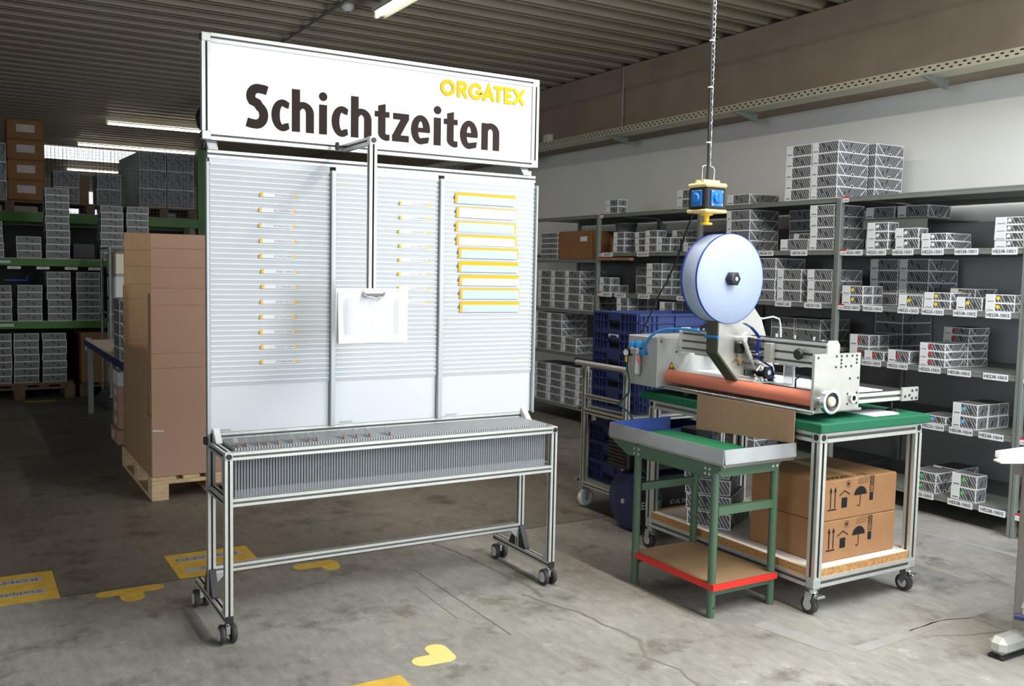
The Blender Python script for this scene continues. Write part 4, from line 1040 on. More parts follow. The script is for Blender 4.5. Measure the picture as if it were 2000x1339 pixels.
part('star_knob', MB().lathe((3.235, 2.885, 1.108), (-1, 0, 0), [(.008, 0), (.008, .012), (.022, .014), (.026, .02), (.026, .03), (.02, .035)], 8), 'black_plastic', mc)
part('slide_block', MB().bbox(3.208, 3.235, 3.045, 3.09, 1.055, 1.145, .003), 'alu_plate', mc)
part('inner_block', MB().bbox(3.40, 3.47, 3.62, 3.70, 1.02, 1.05, .004).box(3.30, 3.315, 3.35, 3.66, 1.035, 1.05), 'edge_grey', mc)
# applicator head
AY = 3.20
ap = part('applicator_plate', MB().prism([(3.020, 1.225), (3.022, 1.09), (3.155, .962), (3.30, .948), (3.385, .952), (3.40, 1.0), (3.30, 1.245), (3.25, 1.30), (3.10, 1.30)], 'y', AY, AY+.008), 'alu_plate', mc, 'angled bright metal applicator plate')
fl = MB(); pth = [(3.016, 1.30), (3.016, 1.09), (3.150, .952), (3.20, .934)]
for i in range(len(pth)-1):
    (xa_, za_), (xb_, zb_) = pth[i], pth[i+1]
    fl.prism([(xa_, za_), (xb_, zb_), (xb_+.008, zb_+.006), (xa_+.008, za_+.006)], 'y', AY-.004, AY+.068)
part('applicator_flange', fl, 'olive_steel', mc, 'olive grey bent steel flange')
part('reel_arm', MB().prism([(3.03, 1.25), (3.13, 1.25), (3.11, 1.45), (3.05, 1.45)], 'y', 3.312, 3.322).box(3.03, 3.13, AY+.008, 3.322, 1.20, 1.215), 'olive_steel', mc)
part('sensor_block', MB().bbox(3.128, 3.168, AY-.03, AY, 1.09, 1.135, .004), 'black_plastic', mc)
part('clamp_block', MB().bbox(3.165, 3.205, AY-.065, AY-.0, 1.105, 1.14, .005).bbox(3.16, 3.18, AY-.075, AY-.05, 1.135, 1.165, .003), 'black_plastic', mc)
part('pneumatic_cylinder', MB().cyl((3.139, AY-.05, 1.155), (3.188, AY-.05, 1.066), .0105, n=14).cyl((3.188, AY-.05, 1.066), (3.222, AY-.05, 1.012), .005, n=10).cyl((3.139, AY-.06, 1.157), (3.139, AY, 1.157), .014, n=14), 'alu_bright', mc)
part('curved_bracket', MB().tube([(3.168, AY-.004, 1.10), (3.165, AY-.004, 1.14), (3.178, AY-.004, 1.172), (3.205, AY-.004, 1.182)], .006, 8), 'alu_bright', mc)
part('valve_block', MB().bbox(3.145, 3.20, AY-.018, AY, 1.05, 1.09, .003), 'alu_plate', mc)
part('brass_fitting', MB().cyl((3.142, AY-.02, 1.072), (3.122, AY-.028, 1.060), .0065, n=10).cyl((3.155, AY-.02, 1.052), (3.135, AY-.028, 1.040), .0065, n=10), 'brass', mc)
part('black_tag', MB().add([(3.152, AY-.001, 1.035), (3.185, AY-.001, 1.058), (3.190, AY-.001, 1.050), (3.157, AY-.001, 1.027)], [(0, 1, 2, 3)]), 'ink_black', mc)
part('plate_slot', MB().box(3.196, 3.203, AY-.0006, AY, .963, 1.01), 'ink_black', mc)
for (x, z, r, mt) in ((3.275, 1.0, .026, 'dark_machine'), (3.229, 1.026, .018, 'edge_grey'), (3.232, .967, .015, 'edge_grey'), (3.262, .962, .010, 'steel_chrome'), (3.195, .972, .010, 'steel_chrome'), (3.310, .966, .014, 'black_plastic'), (3.218, 1.158, .010, 'steel_chrome'), (3.215, 1.09, .012, 'steel_chrome'), (3.208, 1.052, .010, 'edge_grey')):
    rl = part('guide_roller', MB().cyl((x, AY, z), (x, AY-.08, z), r, n=18), mt, mc)
    part('roller_screw', MB().cyl((x, AY-.08, z), (x, AY-.086, z), r*.45, n=12), 'steel_chrome', rl)
part('lever', MB().tube([(3.185, AY-.08, .995), (3.205, AY-.08, .975), (3.225, AY-.08, .95)], .005, 8).tube([(3.195, AY-.08, 1.01), (3.22, AY-.08, 1.035)], .006, 8), 'steel_chrome', mc)
part('applicator_foot', MB().prism([(3.17, .962), (3.215, .952), (3.32, .952), (3.32, .957), (3.22, .958), (3.175, .968)], 'y', AY-.085, AY+.0), 'alu_bright', mc)
part('peel_plate', MB().bbox(3.33, 3.345, 3.02, 3.08, .949, 1.04, .002), 'clear_tab', mc)
part('peel_guard', MB().box(3.29, 3.345, 2.95, 3.10, 1.0405, 1.046), 'clear_tab', mc)
part('sensor_cable', MB().tube([(3.25, 2.93, .953), (3.25, 2.93, .99), (3.255, 2.90, 1.012), (3.26, 2.86, 1.01), (3.265, 2.84, .985), (3.27, 2.83, .955)], .004, 8), 'cable_black', mc)
tape = [(3.115, 0, 1.232), (3.161, 0, 1.212), (3.195, 0, 1.185), (3.213, 0, 1.163), (3.208, 0, 1.13), (3.204, 0, 1.092), (3.213, 0, 1.07), (3.236, 0, 1.055), (3.298, 0, 1.024), (3.314, 0, .985), (3.290, 0, .966)]
tb = MB(); nn_ = len(tape)
tb.add([(a, AY-.082, c) for a, b, c in tape]+[(a, AY-.06, c) for a, b, c in tape]+[(a+.002, AY-.06, c+.002) for a, b, c in tape]+[(a+.002, AY-.082, c+.002) for a, b, c in tape], [(k*nn_+i, k*nn_+i+1, ((k+1) % 4)*nn_+i+1, ((k+1) % 4)*nn_+i) for k in range(4) for i in range(nn_-1)])
part('tape_web', tb, 'reel_edge', mc, 'blue tape running from the reel')
part('air_tube', MB().tube([(3.25, 3.33, 1.30), (3.325, 3.32, 1.286), (3.358, 3.31, 1.253), (3.411, 3.3, 1.243), (3.481, 3.3, 1.252), (3.525, 3.3, 1.240), (3.535, 3.3, 1.208), (3.535, 3.3, 1.18)], .0042, 8).tube([(3.345, 3.3, 1.285), (3.385, 3.3, 1.24), (3.41, 3.3, 1.20), (3.418, 3.3, 1.16)], .0042, 8).tube([(3.32, 3.3, 1.3), (3.325, 3.3, 1.26), (3.32, 3.3, 1.22)], .0042, 8), 'hose_clear', mc)
part('tube_connector', MB().cyl((3.535, 3.3, 1.14), (3.535, 3.3, 1.19), .010, n=12).cyl((3.535, 3.3, 1.10), (3.535, 3.3, 1.15), .014, n=12).box(3.28, 3.55, 3.28, 3.32, 1.09, 1.10), 'steel_chrome', mc)
part('cable_clip', MB().cyl((3.014, AY-.012, 1.165), (3.014, AY+.075, 1.165), .007, n=10), 'socket_blue', mc)
# reel
RC = (3.080, 1.436); RR = .207
rp = MB().lathe((RC[0], 3.190, RC[1]), (0, 1, 0), [(.03, 0), (RR-.002, 0), (RR, .002), (RR, .108), (RR-.002, .11), (.03, .11)], 72)
rl = part('label_reel', rp, 'reel_paper', mc, 'large white label reel with blue edges')
part('reel_edge', MB().ring((RC[0], 3.1945, RC[1]), (0, 1, 0), RR+.0012, RR-.001, .010, 72).ring((RC[0], 3.2945, RC[1]), (0, 1, 0), RR+.0012, RR-.001, .012, 72), 'reel_edge', rl)
part('reel_hub', MB().lathe((RC[0], 3.190, RC[1]), (0, -1, 0), [(.034, 0), (.034, .03), (.028, .036), (.014, .036)], 6), 'black_plastic', rl)
part('hub_screw', MB().cyl((RC[0], 3.154, RC[1]), (RC[0], 3.150, RC[1]), .009, n=14), 'steel_chrome', rl)
# outfeed table
of = part('outfeed_frame', MB().bar((3.43, 2.762, .915), (3.745, 2.762, .915), .04, .044, 0, (1, 1)).bar((3.745, 2.75, .915), (3.745, 3.65, .915), .04, .044), 'alu', mc)
part('outfeed_plate', MB().box(3.43, 3.765, 2.745, 3.65, .937, .943), 'dark_machine', of)
oe = part('outfeed_end', MB().bbox(3.735, 3.852, 2.731, 2.742, .888, .952, .002), 'alu_plate', mc)
for x, z in ((3.755, .91), (3.785, .915), (3.805, .935), (3.805, .9), (3.835, .937), (3.835, .9)): part('outfeed_bolt', MB().cyl((x, 2.7312, z), (x, 2.7285, z), .006, n=10), 'dark_machine', oe)
# air service unit on the control box
rg = part('air_regulator', MB().bbox(3.030, 3.080, 3.800, 3.86, 1.03, 1.065, .004).cyl((3.055, 3.83, .93), (3.055, 3.83, 1.03), .02, n=18).lathe((3.055, 3.83, .915), (0, 0, 1), [(.008, 0), (.02, .016)], 14), 'edge_grey', mc)
part('regulator_knob', MB().lathe((3.055, 3.822, 1.065), (0, 0, 1), [(.021, 0), (.022, .008), (.022, .03), (.018, .036)], 16).lathe((3.055, 3.87, 1.062), (0, 0, 1), [(.016, 0), (.016, .03), (.013, .034)], 14), 'hose_blue', rg)
part('knob_collar', MB().cyl((3.055, 3.822, 1.058), (3.055, 3.822, 1.066), .0235, n=16), 'black_plastic', rg)
gz = part('gauge', MB().ring((3.03, 3.885, 1.037), (-1, -.35, 0), .021, .017, .022, 20).cyl((3.03, 3.87, 1.037), (3.05, 3.87, 1.037), .017, n=16, m=0), 'black_plastic', rg)
part('gauge_face', MB().cyl((3.031, 3.885, 1.037), (3.022, 3.882, 1.037), .0172, n=18), 'paper', gz)
part('red_seal', MB().tube([(3.03, 3.80, 1.03), (3.022, 3.785, 1.01), (3.024, 3.77, .99), (3.03, 3.765, .985)], .004, 8), 'red_edge', rg)
part('hose_elbow', MB().cyl((3.06, 3.785, 1.03), (3.06, 3.785, 1.055), .012, n=12).cyl((3.04, 3.785, 1.04), (3.085, 3.785, 1.04), .010, n=12), 'socket_blue', rg)
part('blue_air_hose', MB().tube([(3.06, 3.785, 1.05), (3.06, 3.775, 1.09), (3.07, 3.75, 1.125), (3.09, 3.72, 1.155), (3.12, 3.67, 1.172), (3.16, 3.61, 1.176), (3.21, 3.56, 1.172), (3.24, 3.56, 1.165)], .0068, 10), 'hose_blue', mc)
solo('teal_hose', MB().tube([(3.048, 3.905, .99), (3.045, 3.90, .95), (3.045, 3.875, .89), (3.05, 3.885, .82), (3.06, 3.96, .765), (3.07, 4.0, .745), (3.08, 3.97, .73), (3.09, 3.92, .70), (3.10, 3.89, .65), (3.12, 3.895, .5), (3.17, 3.91, .40), (3.24, 3.915, .34), (3.30, 3.915, .27), (3.33, 3.92, .20), (3.30, 3.925, .13), (3.27, 3.92, .06), (3.25, 3.93, .008)], .0058, 8), 'hose_green', 'thin teal air hose looping down from the regulator', 'hose', (3.1, 3.9, .3))
solo('hose_coupling', MB().cyl((3.046, 3.906, .985), (3.046, 3.906, 1.02), .012, n=12).cyl((3.046, 3.906, 1.02), (3.055, 3.87, 1.035), .008, n=10), 'brass', 'brass hose coupling below the pressure gauge', 'fitting', (3.046, 3.906, .985))
solo('paper_leaflet', MB().box(3.5, 3.68, 2.70, 2.86, .8365, .8385).box(3.53, 3.7, 2.72, 2.84, .839, .8405), 'paper', 'folded paper leaflet lying on the green worktop', 'paper', (3.6, 2.78, .8365))
sheet = MB().add([(3.092, 3.40, .700), (3.092, 2.785, .735), (3.092, 2.785, .873), (3.092, 3.40, .871), (3.097, 3.40, .700), (3.097, 2.785, .735), (3.097, 2.785, .873), (3.097, 3.40, .871)], [(0, 1, 2, 3), (4, 7, 6, 5), (0, 4, 5, 1), (1, 5, 6, 2), (2, 6, 7, 3), (3, 7, 4, 0)])
solo('cardboard_apron', sheet, 'apron_board', 'plain cardboard sheet hanging under the orange roller', 'cardboard', (3.095, 3.1, .7))

# ------------------------------------------------------------------ green tray table
tt = thing('tray_table', 'green steel table with metal-rimmed green top and red-edged lower shelf', 'table', (2.91, 3.15, 0))
tx0, tx1, ty0, ty1 = 2.705, 3.085, 2.80, 3.585
LEG = [(2.725, 2.868), (3.075, 2.868), (2.718, 3.375), (3.075, 3.375)]
for (x, y) in LEG:
    part('leg', MB().cyl((x, y, 0), (x, y, .655), .0178, n=20), 'green_paint', tt)
part('leg_hole', MB().cyl((2.725, 2.8508, .045), (2.725, 2.8495, .045), .004, n=10), 'ink_black', tt)
ap_ = MB().prism([(2.82, .655), (3.56, .655), (3.56, .648), (3.45, .60), (2.90, .60), (2.82, .64)], 'x', 2.708, 2.713)
part('apron', ap_, 'green_paint', tt)
part('apron', MB().prism([(2.71, .655), (3.09, .655), (3.09, .64), (3.06, .605), (2.74, .605), (2.71, .64)], 'y', 2.848, 2.853), 'green_paint', tt)
for y in (2.885, 2.91, 3.36, 3.39):
    for z in (.615, .637): part('apron_bolt', MB().cyl((2.708, y, z), (2.705, y, z), .006, n=10), 'alu_bright', tt)
for x in (3.04, 3.065): part('apron_bolt', MB().cyl((x, 2.848, .628), (x, 2.845, .628), .006, n=10), 'alu_bright', tt)
part('end_rail', MB().box(2.74, 3.06, 2.855, 2.88, .44, .475), 'green_paint', tt); part('end_rail', MB().box(2.735, 3.06, 3.362, 3.388, .44, .475), 'green_paint', tt)
part('foot_rail', MB().box(2.74, 3.06, 2.86, 2.876, .095, .122), 'green_paint', tt); part('foot_rail', MB().box(2.735, 3.06, 3.367, 3.383, .095, .122), 'green_paint', tt)
lsf = part('lower_shelf', MB().box(2.715, 3.085, 2.845, 3.395, .124, .148), 'hardboard', tt)
part('red_edging', MB().box(2.7075, 2.715, 2.8375, 3.395, .1225, .1495).box(2.715, 3.085, 2.8375, 2.845, .1225, .1495), 'red_edge', lsf, 'red plastic edging')
part('table_deck', MB().box(2.715, 3.082, 2.81, 3.58, .656, .668), 'green_paint', tt)
part('green_mat', MB().bbox(2.716, 3.08, 2.812, 3.578, .668, .672, .001), 'green_mat', tt, 'green rubber mat')
rim1 = MB().prism([(tx0+.008, .655), (tx0-.006, .672), (tx0, .732), (tx0+.003, .732), (tx0-.002, .672), (tx0+.010, .658)], 'y', ty0, ty1)
part('rim', rim1, 'rim_metal', tt, 'bare sheet metal rim')
rim2 = MB().prism([(ty0+.008, .655), (ty0-.006, .672), (ty0, .732), (ty0+.003, .732), (ty0-.002, .672), (ty0+.010, .658)], 'x', tx0+.003, 3.125)
part('rim', rim2, 'rim_metal', tt, 'bare sheet metal rim')
part('rim', MB().box(2.71, 3.082, 3.580, 3.584, .66, .735), 'tray_blue', tt, 'blue end rim')
part('corner_bracket', MB().prism([(2.80, .745), (2.91, .735), (2.90, .66), (2.87, .635), (2.80, .66)], 'x', 3.126, 3.132), 'black_plastic', tt)

# ------------------------------------------------------------------ crate trolley
tr = thing('crate_trolley', 'aluminium two-deck trolley with push handle carrying blue crates', 'trolley', (3.65, 4.5, 0))
T = .03; ux0, ux1, uy0, uy1 = 3.31, 4.06, 4.235, 4.80
for (x, y, z1) in ((ux0, 4.645, .875), (ux0, uy0, .875), (ux1, uy0, .65), (ux1, 4.645+.1, .65)):
    part('post', MB().bar((x, y, .115), (x, y, z1), T), 'alu', tr)
for z in (.155, .607):
    part('deck_bar', MB().bar((ux0, uy0+.016, z), (ux0, 4.629, z), T), 'alu', tr)
    part('deck_bar', MB().bar((ux0+.016, uy0, z), (ux1-.016, uy0, z), T), 'alu', tr)
    part('deck_bar', MB().bar((ux0+.016, 4.745, z), (ux1, 4.745, z), T), 'alu', tr)
    part('deck', MB().box(ux0+.016, ux1-.016, uy0+.016, 4.73, z+.008, z+.014), 'galv', tr)
part('cross_rail', MB().bar((ux0, uy0+.016, .70), (ux0, 4.629, .70), .024), 'alu', tr)
part('push_handle', MB().cyl((3.292, 4.19, .898), (3.292, 4.72, .898), .016, n=18), 'alu', tr)
part('handle_cap', MB().cyl((3.292, 4.184, .898), (3.292, 4.19, .898), .0165, n=16).cyl((3.292, 4.72, .898), (3.292, 4.726, .898), .0165, n=16), 'black_plastic', tr)
for y in (uy0, 4.645): part('handle_bracket', MB().prism([(3.282, .886), (3.33, .886), (3.33, .84), (3.318, .84)], 'y', y-.012, y+.012), 'alu_bright', tr)
for (x, y) in ((3.345, 4.665), (3.345, 4.27), (4.02, 4.27), (4.02, 4.665)):
    mb = MB().cyl((x, y, .11), (x, y, .14), .018, n=12)
    for s_ in (-1, 1): mb.prism([(x-.02, .115), (x+.02, .115), (x+.01, .05), (x-.01, .05)], 'y', y+s_*.02-.0015, y+s_*.02+.0015)
    ca = part('caster', mb, 'galv_dark', tr)
    part('wheel', MB().lathe((x, y, .055), (0, 1, 0), [(.042, -.016), (.053, -.012), (.055, 0), (.053, .012), (.042, .016)], 24), 'pvc_white', ca)
    part('wheel_hub', MB().cyl((x, y-.018, .055), (x, y+.018, .055), .014, n=12), 'socket_blue', ca)
# blue crates
CW, CL, CH = .43, .62, .118
def crate_mesh():
    mb = MB(); t = .005
    mb.box(0, CL, 0, CW, 0, .004)
    mb.box(0, t, 0, CW, .004, CH); mb.box(CL-t, CL, 0, CW, .004, CH); mb.box(t, CL-t, 0, t, .004, CH); mb.box(t, CL-t, CW-t, CW, .004, CH)
    return mb
def crate_ribs():
    mb = MB(); e = .012
    for z0, z1 in ((CH-.012, CH), (.0, .010), (.062, .068)):
        mb.box(-e, 0, 0, CW*.36, z0, z1); mb.box(-e, 0, CW*.64, CW, z0, z1); mb.box(0, CL, -e, 0, z0, z1); mb.box(0, CL, CW, CW+e, z0, z1); mb.box(CL, CL+e, 0, CW, z0, z1)
    mb.box(-e, 0, CW*.36, CW*.64, CH-.012, CH); mb.box(-e, 0, CW*.36, CW*.64, 0, .01)
    for f in (0, .04, .10, .18, .25, .36, .64, .75, .82, .90, .96, .987):
        y = f*CW; mb.box(-e, 0, y, y+.005, .01, CH-.012)
    for f in (0, .02, .06, .11, .16, .22, .44, .78, .84, .90, .95, .99):
        x = f*CL; mb.box(x, x+.005, -e, 0, .01, CH-.012); mb.box(x, x+.005, CW, CW+e, .01, CH-.012)
    mb.box(CL*.44, CL*.78, -e, -e+.004, .045, .09); mb.box(CL*.06, CL*.11, -e-.003, 0, .05, .06)
    return mb
crm = crate_mesh().mesh('crate', 'crate_blue'); rbm = crate_ribs().mesh('ribs', 'crate_blue')
gpm = MB().box(-.0125, -.0002, CW*.37, CW*.63, .07, CH-.012).mesh('grip', 'crate_blue')
hlm = MB().box(-.0012, -.0002, CW*.38, CW*.62, .022, .052).mesh('handle_opening', 'ink_black')
def crate(x, y, z, label):
    o = link('plastic_crate', crm, None, (x, y, z)); tag(o, label, 'crate', 'blue crates on the trolley')
    link('ribs', rbm, o); link('grip_panel', gpm, o); link('handle_opening', hlm, o); return o
for i in range(5):
    o = crate(3.42, 4.285, .6235+i*(CH+.0006), f'{lv_word(i, 5)} blue plastic crate on the upper trolley deck')
    if i == 3: link('tag_holder', MB().box(-.0145, -.0126, CW*.4, CW*.62, .098, .104).box(-.0145, -.0126, CW*.4, CW*.43, .088, .098).box(-.0145, -.0126, CW*.59, CW*.62, .088, .098).mesh('tag_holder', 'pvc_white'), o)['label'] = 'white tag holder'
for i in range(3): crate(3.40, 4.275, .1695+i*(CH+.0006), f'{lv_word(i, 3)} blue plastic crate on the lower trolley deck')

# ------------------------------------------------------------------ compressor between trolley and cart
cp = thing('air_compressor', 'dark blue air compressor with black vented cowl standing behind the cart', 'compressor', (3.5, 4.08, 0))
part('tank', MB().lathe((3.26, 4.075, .20), (1, 0, 0), [(.06, -.008), (.10, 0), (.125, .03), (.125, .50), (.10, .53), (.05, .55)], 28), 'compressor_blue', cp)
wh = part('wheel', MB().lathe((3.245, 4.115, .168), (-1, 0, 0), [(.166, -.012), (.166, .004), (.15, .018), (.07, .028), (.03, .03)], 36), 'compressor_blue', cp)
part('tyre', MB().ring((3.252, 4.115, .168), (1, 0, 0), .1675, .13, .014, 36), 'dark_rubber', wh)
part('wheel_bolt', MB().cyl((3.215, 4.115, .168), (3.207, 4.115, .168), .014, n=10), 'alu_bright', wh)
cw = part('motor_cowl', MB().bbox(3.215, 3.288, 4.085, 4.275, .345, .53, .012).bbox(3.288, 3.60, 3.99, 4.20, .345, .52, .012), 'black_plastic', cp)
for i in range(8): part('cowl_vent', MB().bbox(3.206, 3.217, 4.10, 4.26, .365+i*.02, .373+i*.02, .002), 'dark_rubber', cw)
part('pump_block', MB().bbox(3.62, 3.80, 4.0, 4.16, .33, .50, .01).bbox(3.65, 3.77, 4.01, 4.15, .50, .56, .006), 'dark_machine', cp)
bn = part('name_plate', MB().bbox(3.19, 3.75, 3.935, 3.946, .09, .335, .003), 'black_plastic', cp)
mb = MB(); text(mb, 'Einhell', .058, (3.20, 3.9345, .178), *R_Y, 0, .02, .95, 'l'); text(mb, 'BT-AL 200/24', .034, (3.405, 3.9345, .18), *R_Y, 0, .006, .85, 'l'); part('name_lettering', mb, 'ink_light', bn)
part('stand', MB().box(3.70, 3.76, 3.97, 4.17, 0, .10), 'dark_rubber', cp)
part('plate_bracket', MB().box(3.4, 3.44, 3.946, 3.97, .12, .3), 'dark_rubber', cp)

# ------------------------------------------------------------------ pendant socket box on its chain
pd = thing('pendant_socket', 'yellow and black pendant socket box with blue outlets hanging from a chain', 'socket box', (3.0, 3.28, 1.74))
px, py = 3.0, 3.28; hb = .062
part('socket_body', MB().bbox(px-hb, px+hb, py-hb, py+hb, 1.752, 1.852, .008), 'black_plastic', pd)
part('socket_top', MB().bbox(px-hb-.004, px+hb+.004, py-hb-.004, py+hb+.004, 1.852, 1.872, .007).prism([(py-.03, 1.872), (py-.014, 1.872), (py-.018, 1.888), (py-.026, 1.888)], 'x', px-.05, px+.05).prism([(py+.014, 1.872), (py+.03, 1.872), (py+.026, 1.888), (py+.018, 1.888)], 'x', px-.05, px+.05), 'cream_plastic', pd)
part('socket_base', MB().bbox(px-hb-.006, px+hb+.006, py-hb-.006, py+hb+.006, 1.736, 1.752, .006), 'cream_plastic', pd)
part('pull_knob', MB().lathe((px, py, 1.736), (0, 0, -1), [(.030, 0), (.030, .008), (.014, .012), (.012, .04), (.028, .044), (.028, .052), (.022, .054)], 18), 'yellow_plastic', pd)
for (nx_, ny_) in ((-1, 0), (0, -1), (1, 0), (0, 1)):
    e = Vector((nx_, ny_, 0)); s_ = Vector((-ny_, nx_, 0)); c = Vector((px, py, 1.803))+e*hb
    mb = MB(); mb.X = Matrix.Translation(c) @ Matrix((( s_.x, e.x, 0, 0), (s_.y, e.y, 0, 0), (0, 0, 1, 0), (0, 0, 0, 1)))
    mb.bbox(-.036, .036, 0, .006, -.038, .036, .003); mb.lathe((0, .006, 0), (0, 1, 0), [(.025, 0), (.024, .008), (.02, .011)], 20); mb.bbox(-.004, .004, .016, .02, -.02, .02, .001)
    sk = part('blue_outlet', mb, 'socket_blue', pd)
    for a in (-.029, .029):
        for b in (-.031, .029):
            m2 = MB(); m2.X = mb.X; part('outlet_screw', m2.cyl((a, .006, b), (a, .008, b), .0042, n=8), 'steel_chrome', sk)
part('hoop', MB().tube([(px-.036, py-.0, 1.872), (px-.038, py, 1.94), (px-.03, py, 1.952), (px, py, 1.957), (px+.03, py, 1.952), (px+.038, py, 1.94), (px+.036, py, 1.872)], .0032, 8), 'steel_chrome', pd)
mb = MB(); z = 1.957; k = 0
while z < 3.39:
    pts = []
    for i in range(9):
        a = 2*math.pi*i/8; lx = .0075*math.cos(a); lz = .016*math.sin(a)
        pts.append((px+(lx if k % 2 == 0 else 0)+.006, py+(0 if k % 2 == 0 else lx), z+.012+lz))
    mb.tube(pts, .0024, 5); z += .024; k += 1
part('chain', mb, 'steel_chrome', pd)
part('supply_cable', MB().tube([(px-.012, py-.01, 1.872), (px-.01, py-.01, 1.91), (px-.004, py-.006, 1.96), (px-.006, py-.005, 2.05), (px-.009, py-.002, 2.5), (px-.012, py, 3.41)], .0068, 8), 'cable_black', pd)
for z in (2.06, 2.31, 2.52): part('cable_tie', MB().ring((px-.006, py-.002, z), (0, 0, 1), .012, .008, .006, 10), 'pvc_white', pd)
part('cable_gland', MB().lathe((px-.012, py-.01, 1.872), (0, 0, 1), [(.016, 0), (.015, .012), (.009, .016)], 14), 'pvc_white', pd)
part('outlet_cable', MB().tube([(px-.055, py+.03, 1.745), (px-.03, py+.06, 1.735), (3.02, 3.44, 1.66), (3.06, 3.55, 1.52), (3.1, 3.66, 1.42), (3.14, 3.78, 1.33), (3.17, 3.87, 1.24), (3.18, 3.93, 1.17), (3.18, 3.965, 1.12), (3.18, 3.97, 1.05)], .0045, 8), 'cable_black', pd)

# ------------------------------------------------------------------ white desk at the right edge
dk = thing('work_desk', 'white topped desk with grey metal leg at the right picture edge', 'desk', (3.9, 1.9, 0))
part('desk_top', MB().bbox(3.515, 4.95, 1.25, 2.14, .755, .782, .003), 'desk_white', dk)
part('cable_flap', MB().prism([(3.43, 2.06), (3.515, 2.02), (3.515, 2.12), (3.46, 2.11)], 'z', .752, .757), 'pvc_white', dk)
part('desk_beam', MB().bbox(3.57, 4.9, 2.02, 2.10, .69, .753, .008), 'desk_leg', dk)
part('desk_leg', MB().bbox(3.555, 3.605, 2.00, 2.055, .06, .754, .012), 'desk_leg', dk)
part('desk_foot', MB().bbox(3.40, 3.62, 1.985, 2.06, .012, .085, .022), 'alu', dk)
part('foot_pad', MB().bbox(3.405, 3.60, 1.99, 2.055, 0, .014, .004), 'black_plastic', dk)
part('lower_shelf', MB().bbox(3.53, 4.8, 1.30, 2.0, .155, .185, .004), 'melamine', dk)
part('bumper', MB().tube([(3.515, 2.02, .15), (3.53, 1.99, .15), (3.56, 1.975, .15), (3.7, 1.965, .15), (4.2, 1.96, .15)], .013, 8), 'table_blue', dk)
part('hinge_bracket', MB().tube([(3.53, 2.0, .187), (3.535, 1.99, .24), (3.55, 1.98, .275), (3.565, 1.975, .285)], .006, 8).bbox(3.53, 3.56, 1.97, 1.998, .187, .22, .004), 'steel_chrome', dk)

# ------------------------------------------------------------------ pallets
def pallet(label, x0, x1, y0, y1, mt, cat='pallet', long='y'):
    t = thing('wooden_pallet', label, cat, ((x0+x1)/2, (y0+y1)/2, 0))
    W, D = x1-x0, y1-y0
    for i in range(3):
        bx_ = (x0, (x0+x1)/2-.05, x1-.1)[i]
        part('bottom_board', MB().bbox(bx_, bx_+.1, y0, y1, 0, .022, .003), mt, t)
        for j in range(3):
            by_ = (y0, (y0+y1)/2-.07, y1-.145)[j]
            part('block', MB().bbox(bx_, bx_+.1, by_, by_+.145, .022, .1, .003), mt, t)
    for j in range(3):
        by_ = (y0, (y0+y1)/2-.07, y1-.145)[j]
        part('stringer_board', MB().bbox(x0, x1, by_, by_+.145, .1, .122, .003), mt, t)
    n = 5
    for i in range(n):
        wd = .145 if i in (0, 2, 4) else .1
        c = x0+.0725+(W-.145)*i/(n-1)
        part('top_board', MB().bbox(c-wd/2, c+wd/2, y0, y1, .122, .144, .003), mt, t)
    return t
pallet('pale wooden pallet under the tall open carton', 1.0, 1.80, 5.93, 7.12, 'pallet_wood')
pallet('old dark pallet under the striped stacks of the rack', .02, 1.08, 10.98, 11.78, 'pallet_old')
pallet('old pallet carrying the big brown carton by the rack', 1.13, 1.95, 11.0, 11.8, 'pallet_old')

# ------------------------------------------------------------------ tall open carton on the pallet
oc = thing('open_carton', 'tall open corrugated carton with raised walls on a pallet behind the board', 'carton', (1.4, 6.5, .1445))
Z0 = .145
folds = (1.545, 1.43, 1.305, 1.20, .905, .815)
def wall_y(y, x0, x1, z1, name='carton_wall', mt='cardboard'):
    mb = MB(); zs = [Z0]+[f for f in sorted(folds) if f < z1]+[z1]
    for a, b in zip(zs[:-1], zs[1:]): mb.bbox(x0, x1, y, y+.007, a, b, .0035)
    return part(name, mb, mt, oc)
wall_y(5.945, 1.005, 1.62, 1.632)
wall_y(7.02, 1.012, 1.62, 1.668, 'rear_wall', 'cardboard_dark')
mb = MB()
for a, b in ((Z0, .35), (.35, .60), (.60, .885)): mb.bbox(1.003, 1.010, 6.10, 7.018, a, b, .0035)
mb.bbox(1.003, 1.010, 5.953, 6.10, Z0, .52, .0035)
part('side_wall', mb, 'cardboard_dark', oc)
part('side_flap', MB().bbox(1.012, 1.018, 5.955, 6.085, .40, 1.27, .003), 'cardboard_dark', oc)
part('side_flap', MB().bbox(1.004, 1.010, 6.985, 7.018, .886, 1.30, .002), 'cardboard_dark', oc)
part('right_wall', MB().bbox(1.61, 1.617, 5.953, 7.018, Z0, .9, .003), 'cardboard_dark', oc)
part('tape_mark', MB().add([(1.01, 5.9445, .43), (1.075, 5.9445, .425), (1.075, 5.9445, .433), (1.01, 5.9445, .44)], [(0, 1, 2, 3)]), 'paper', oc)

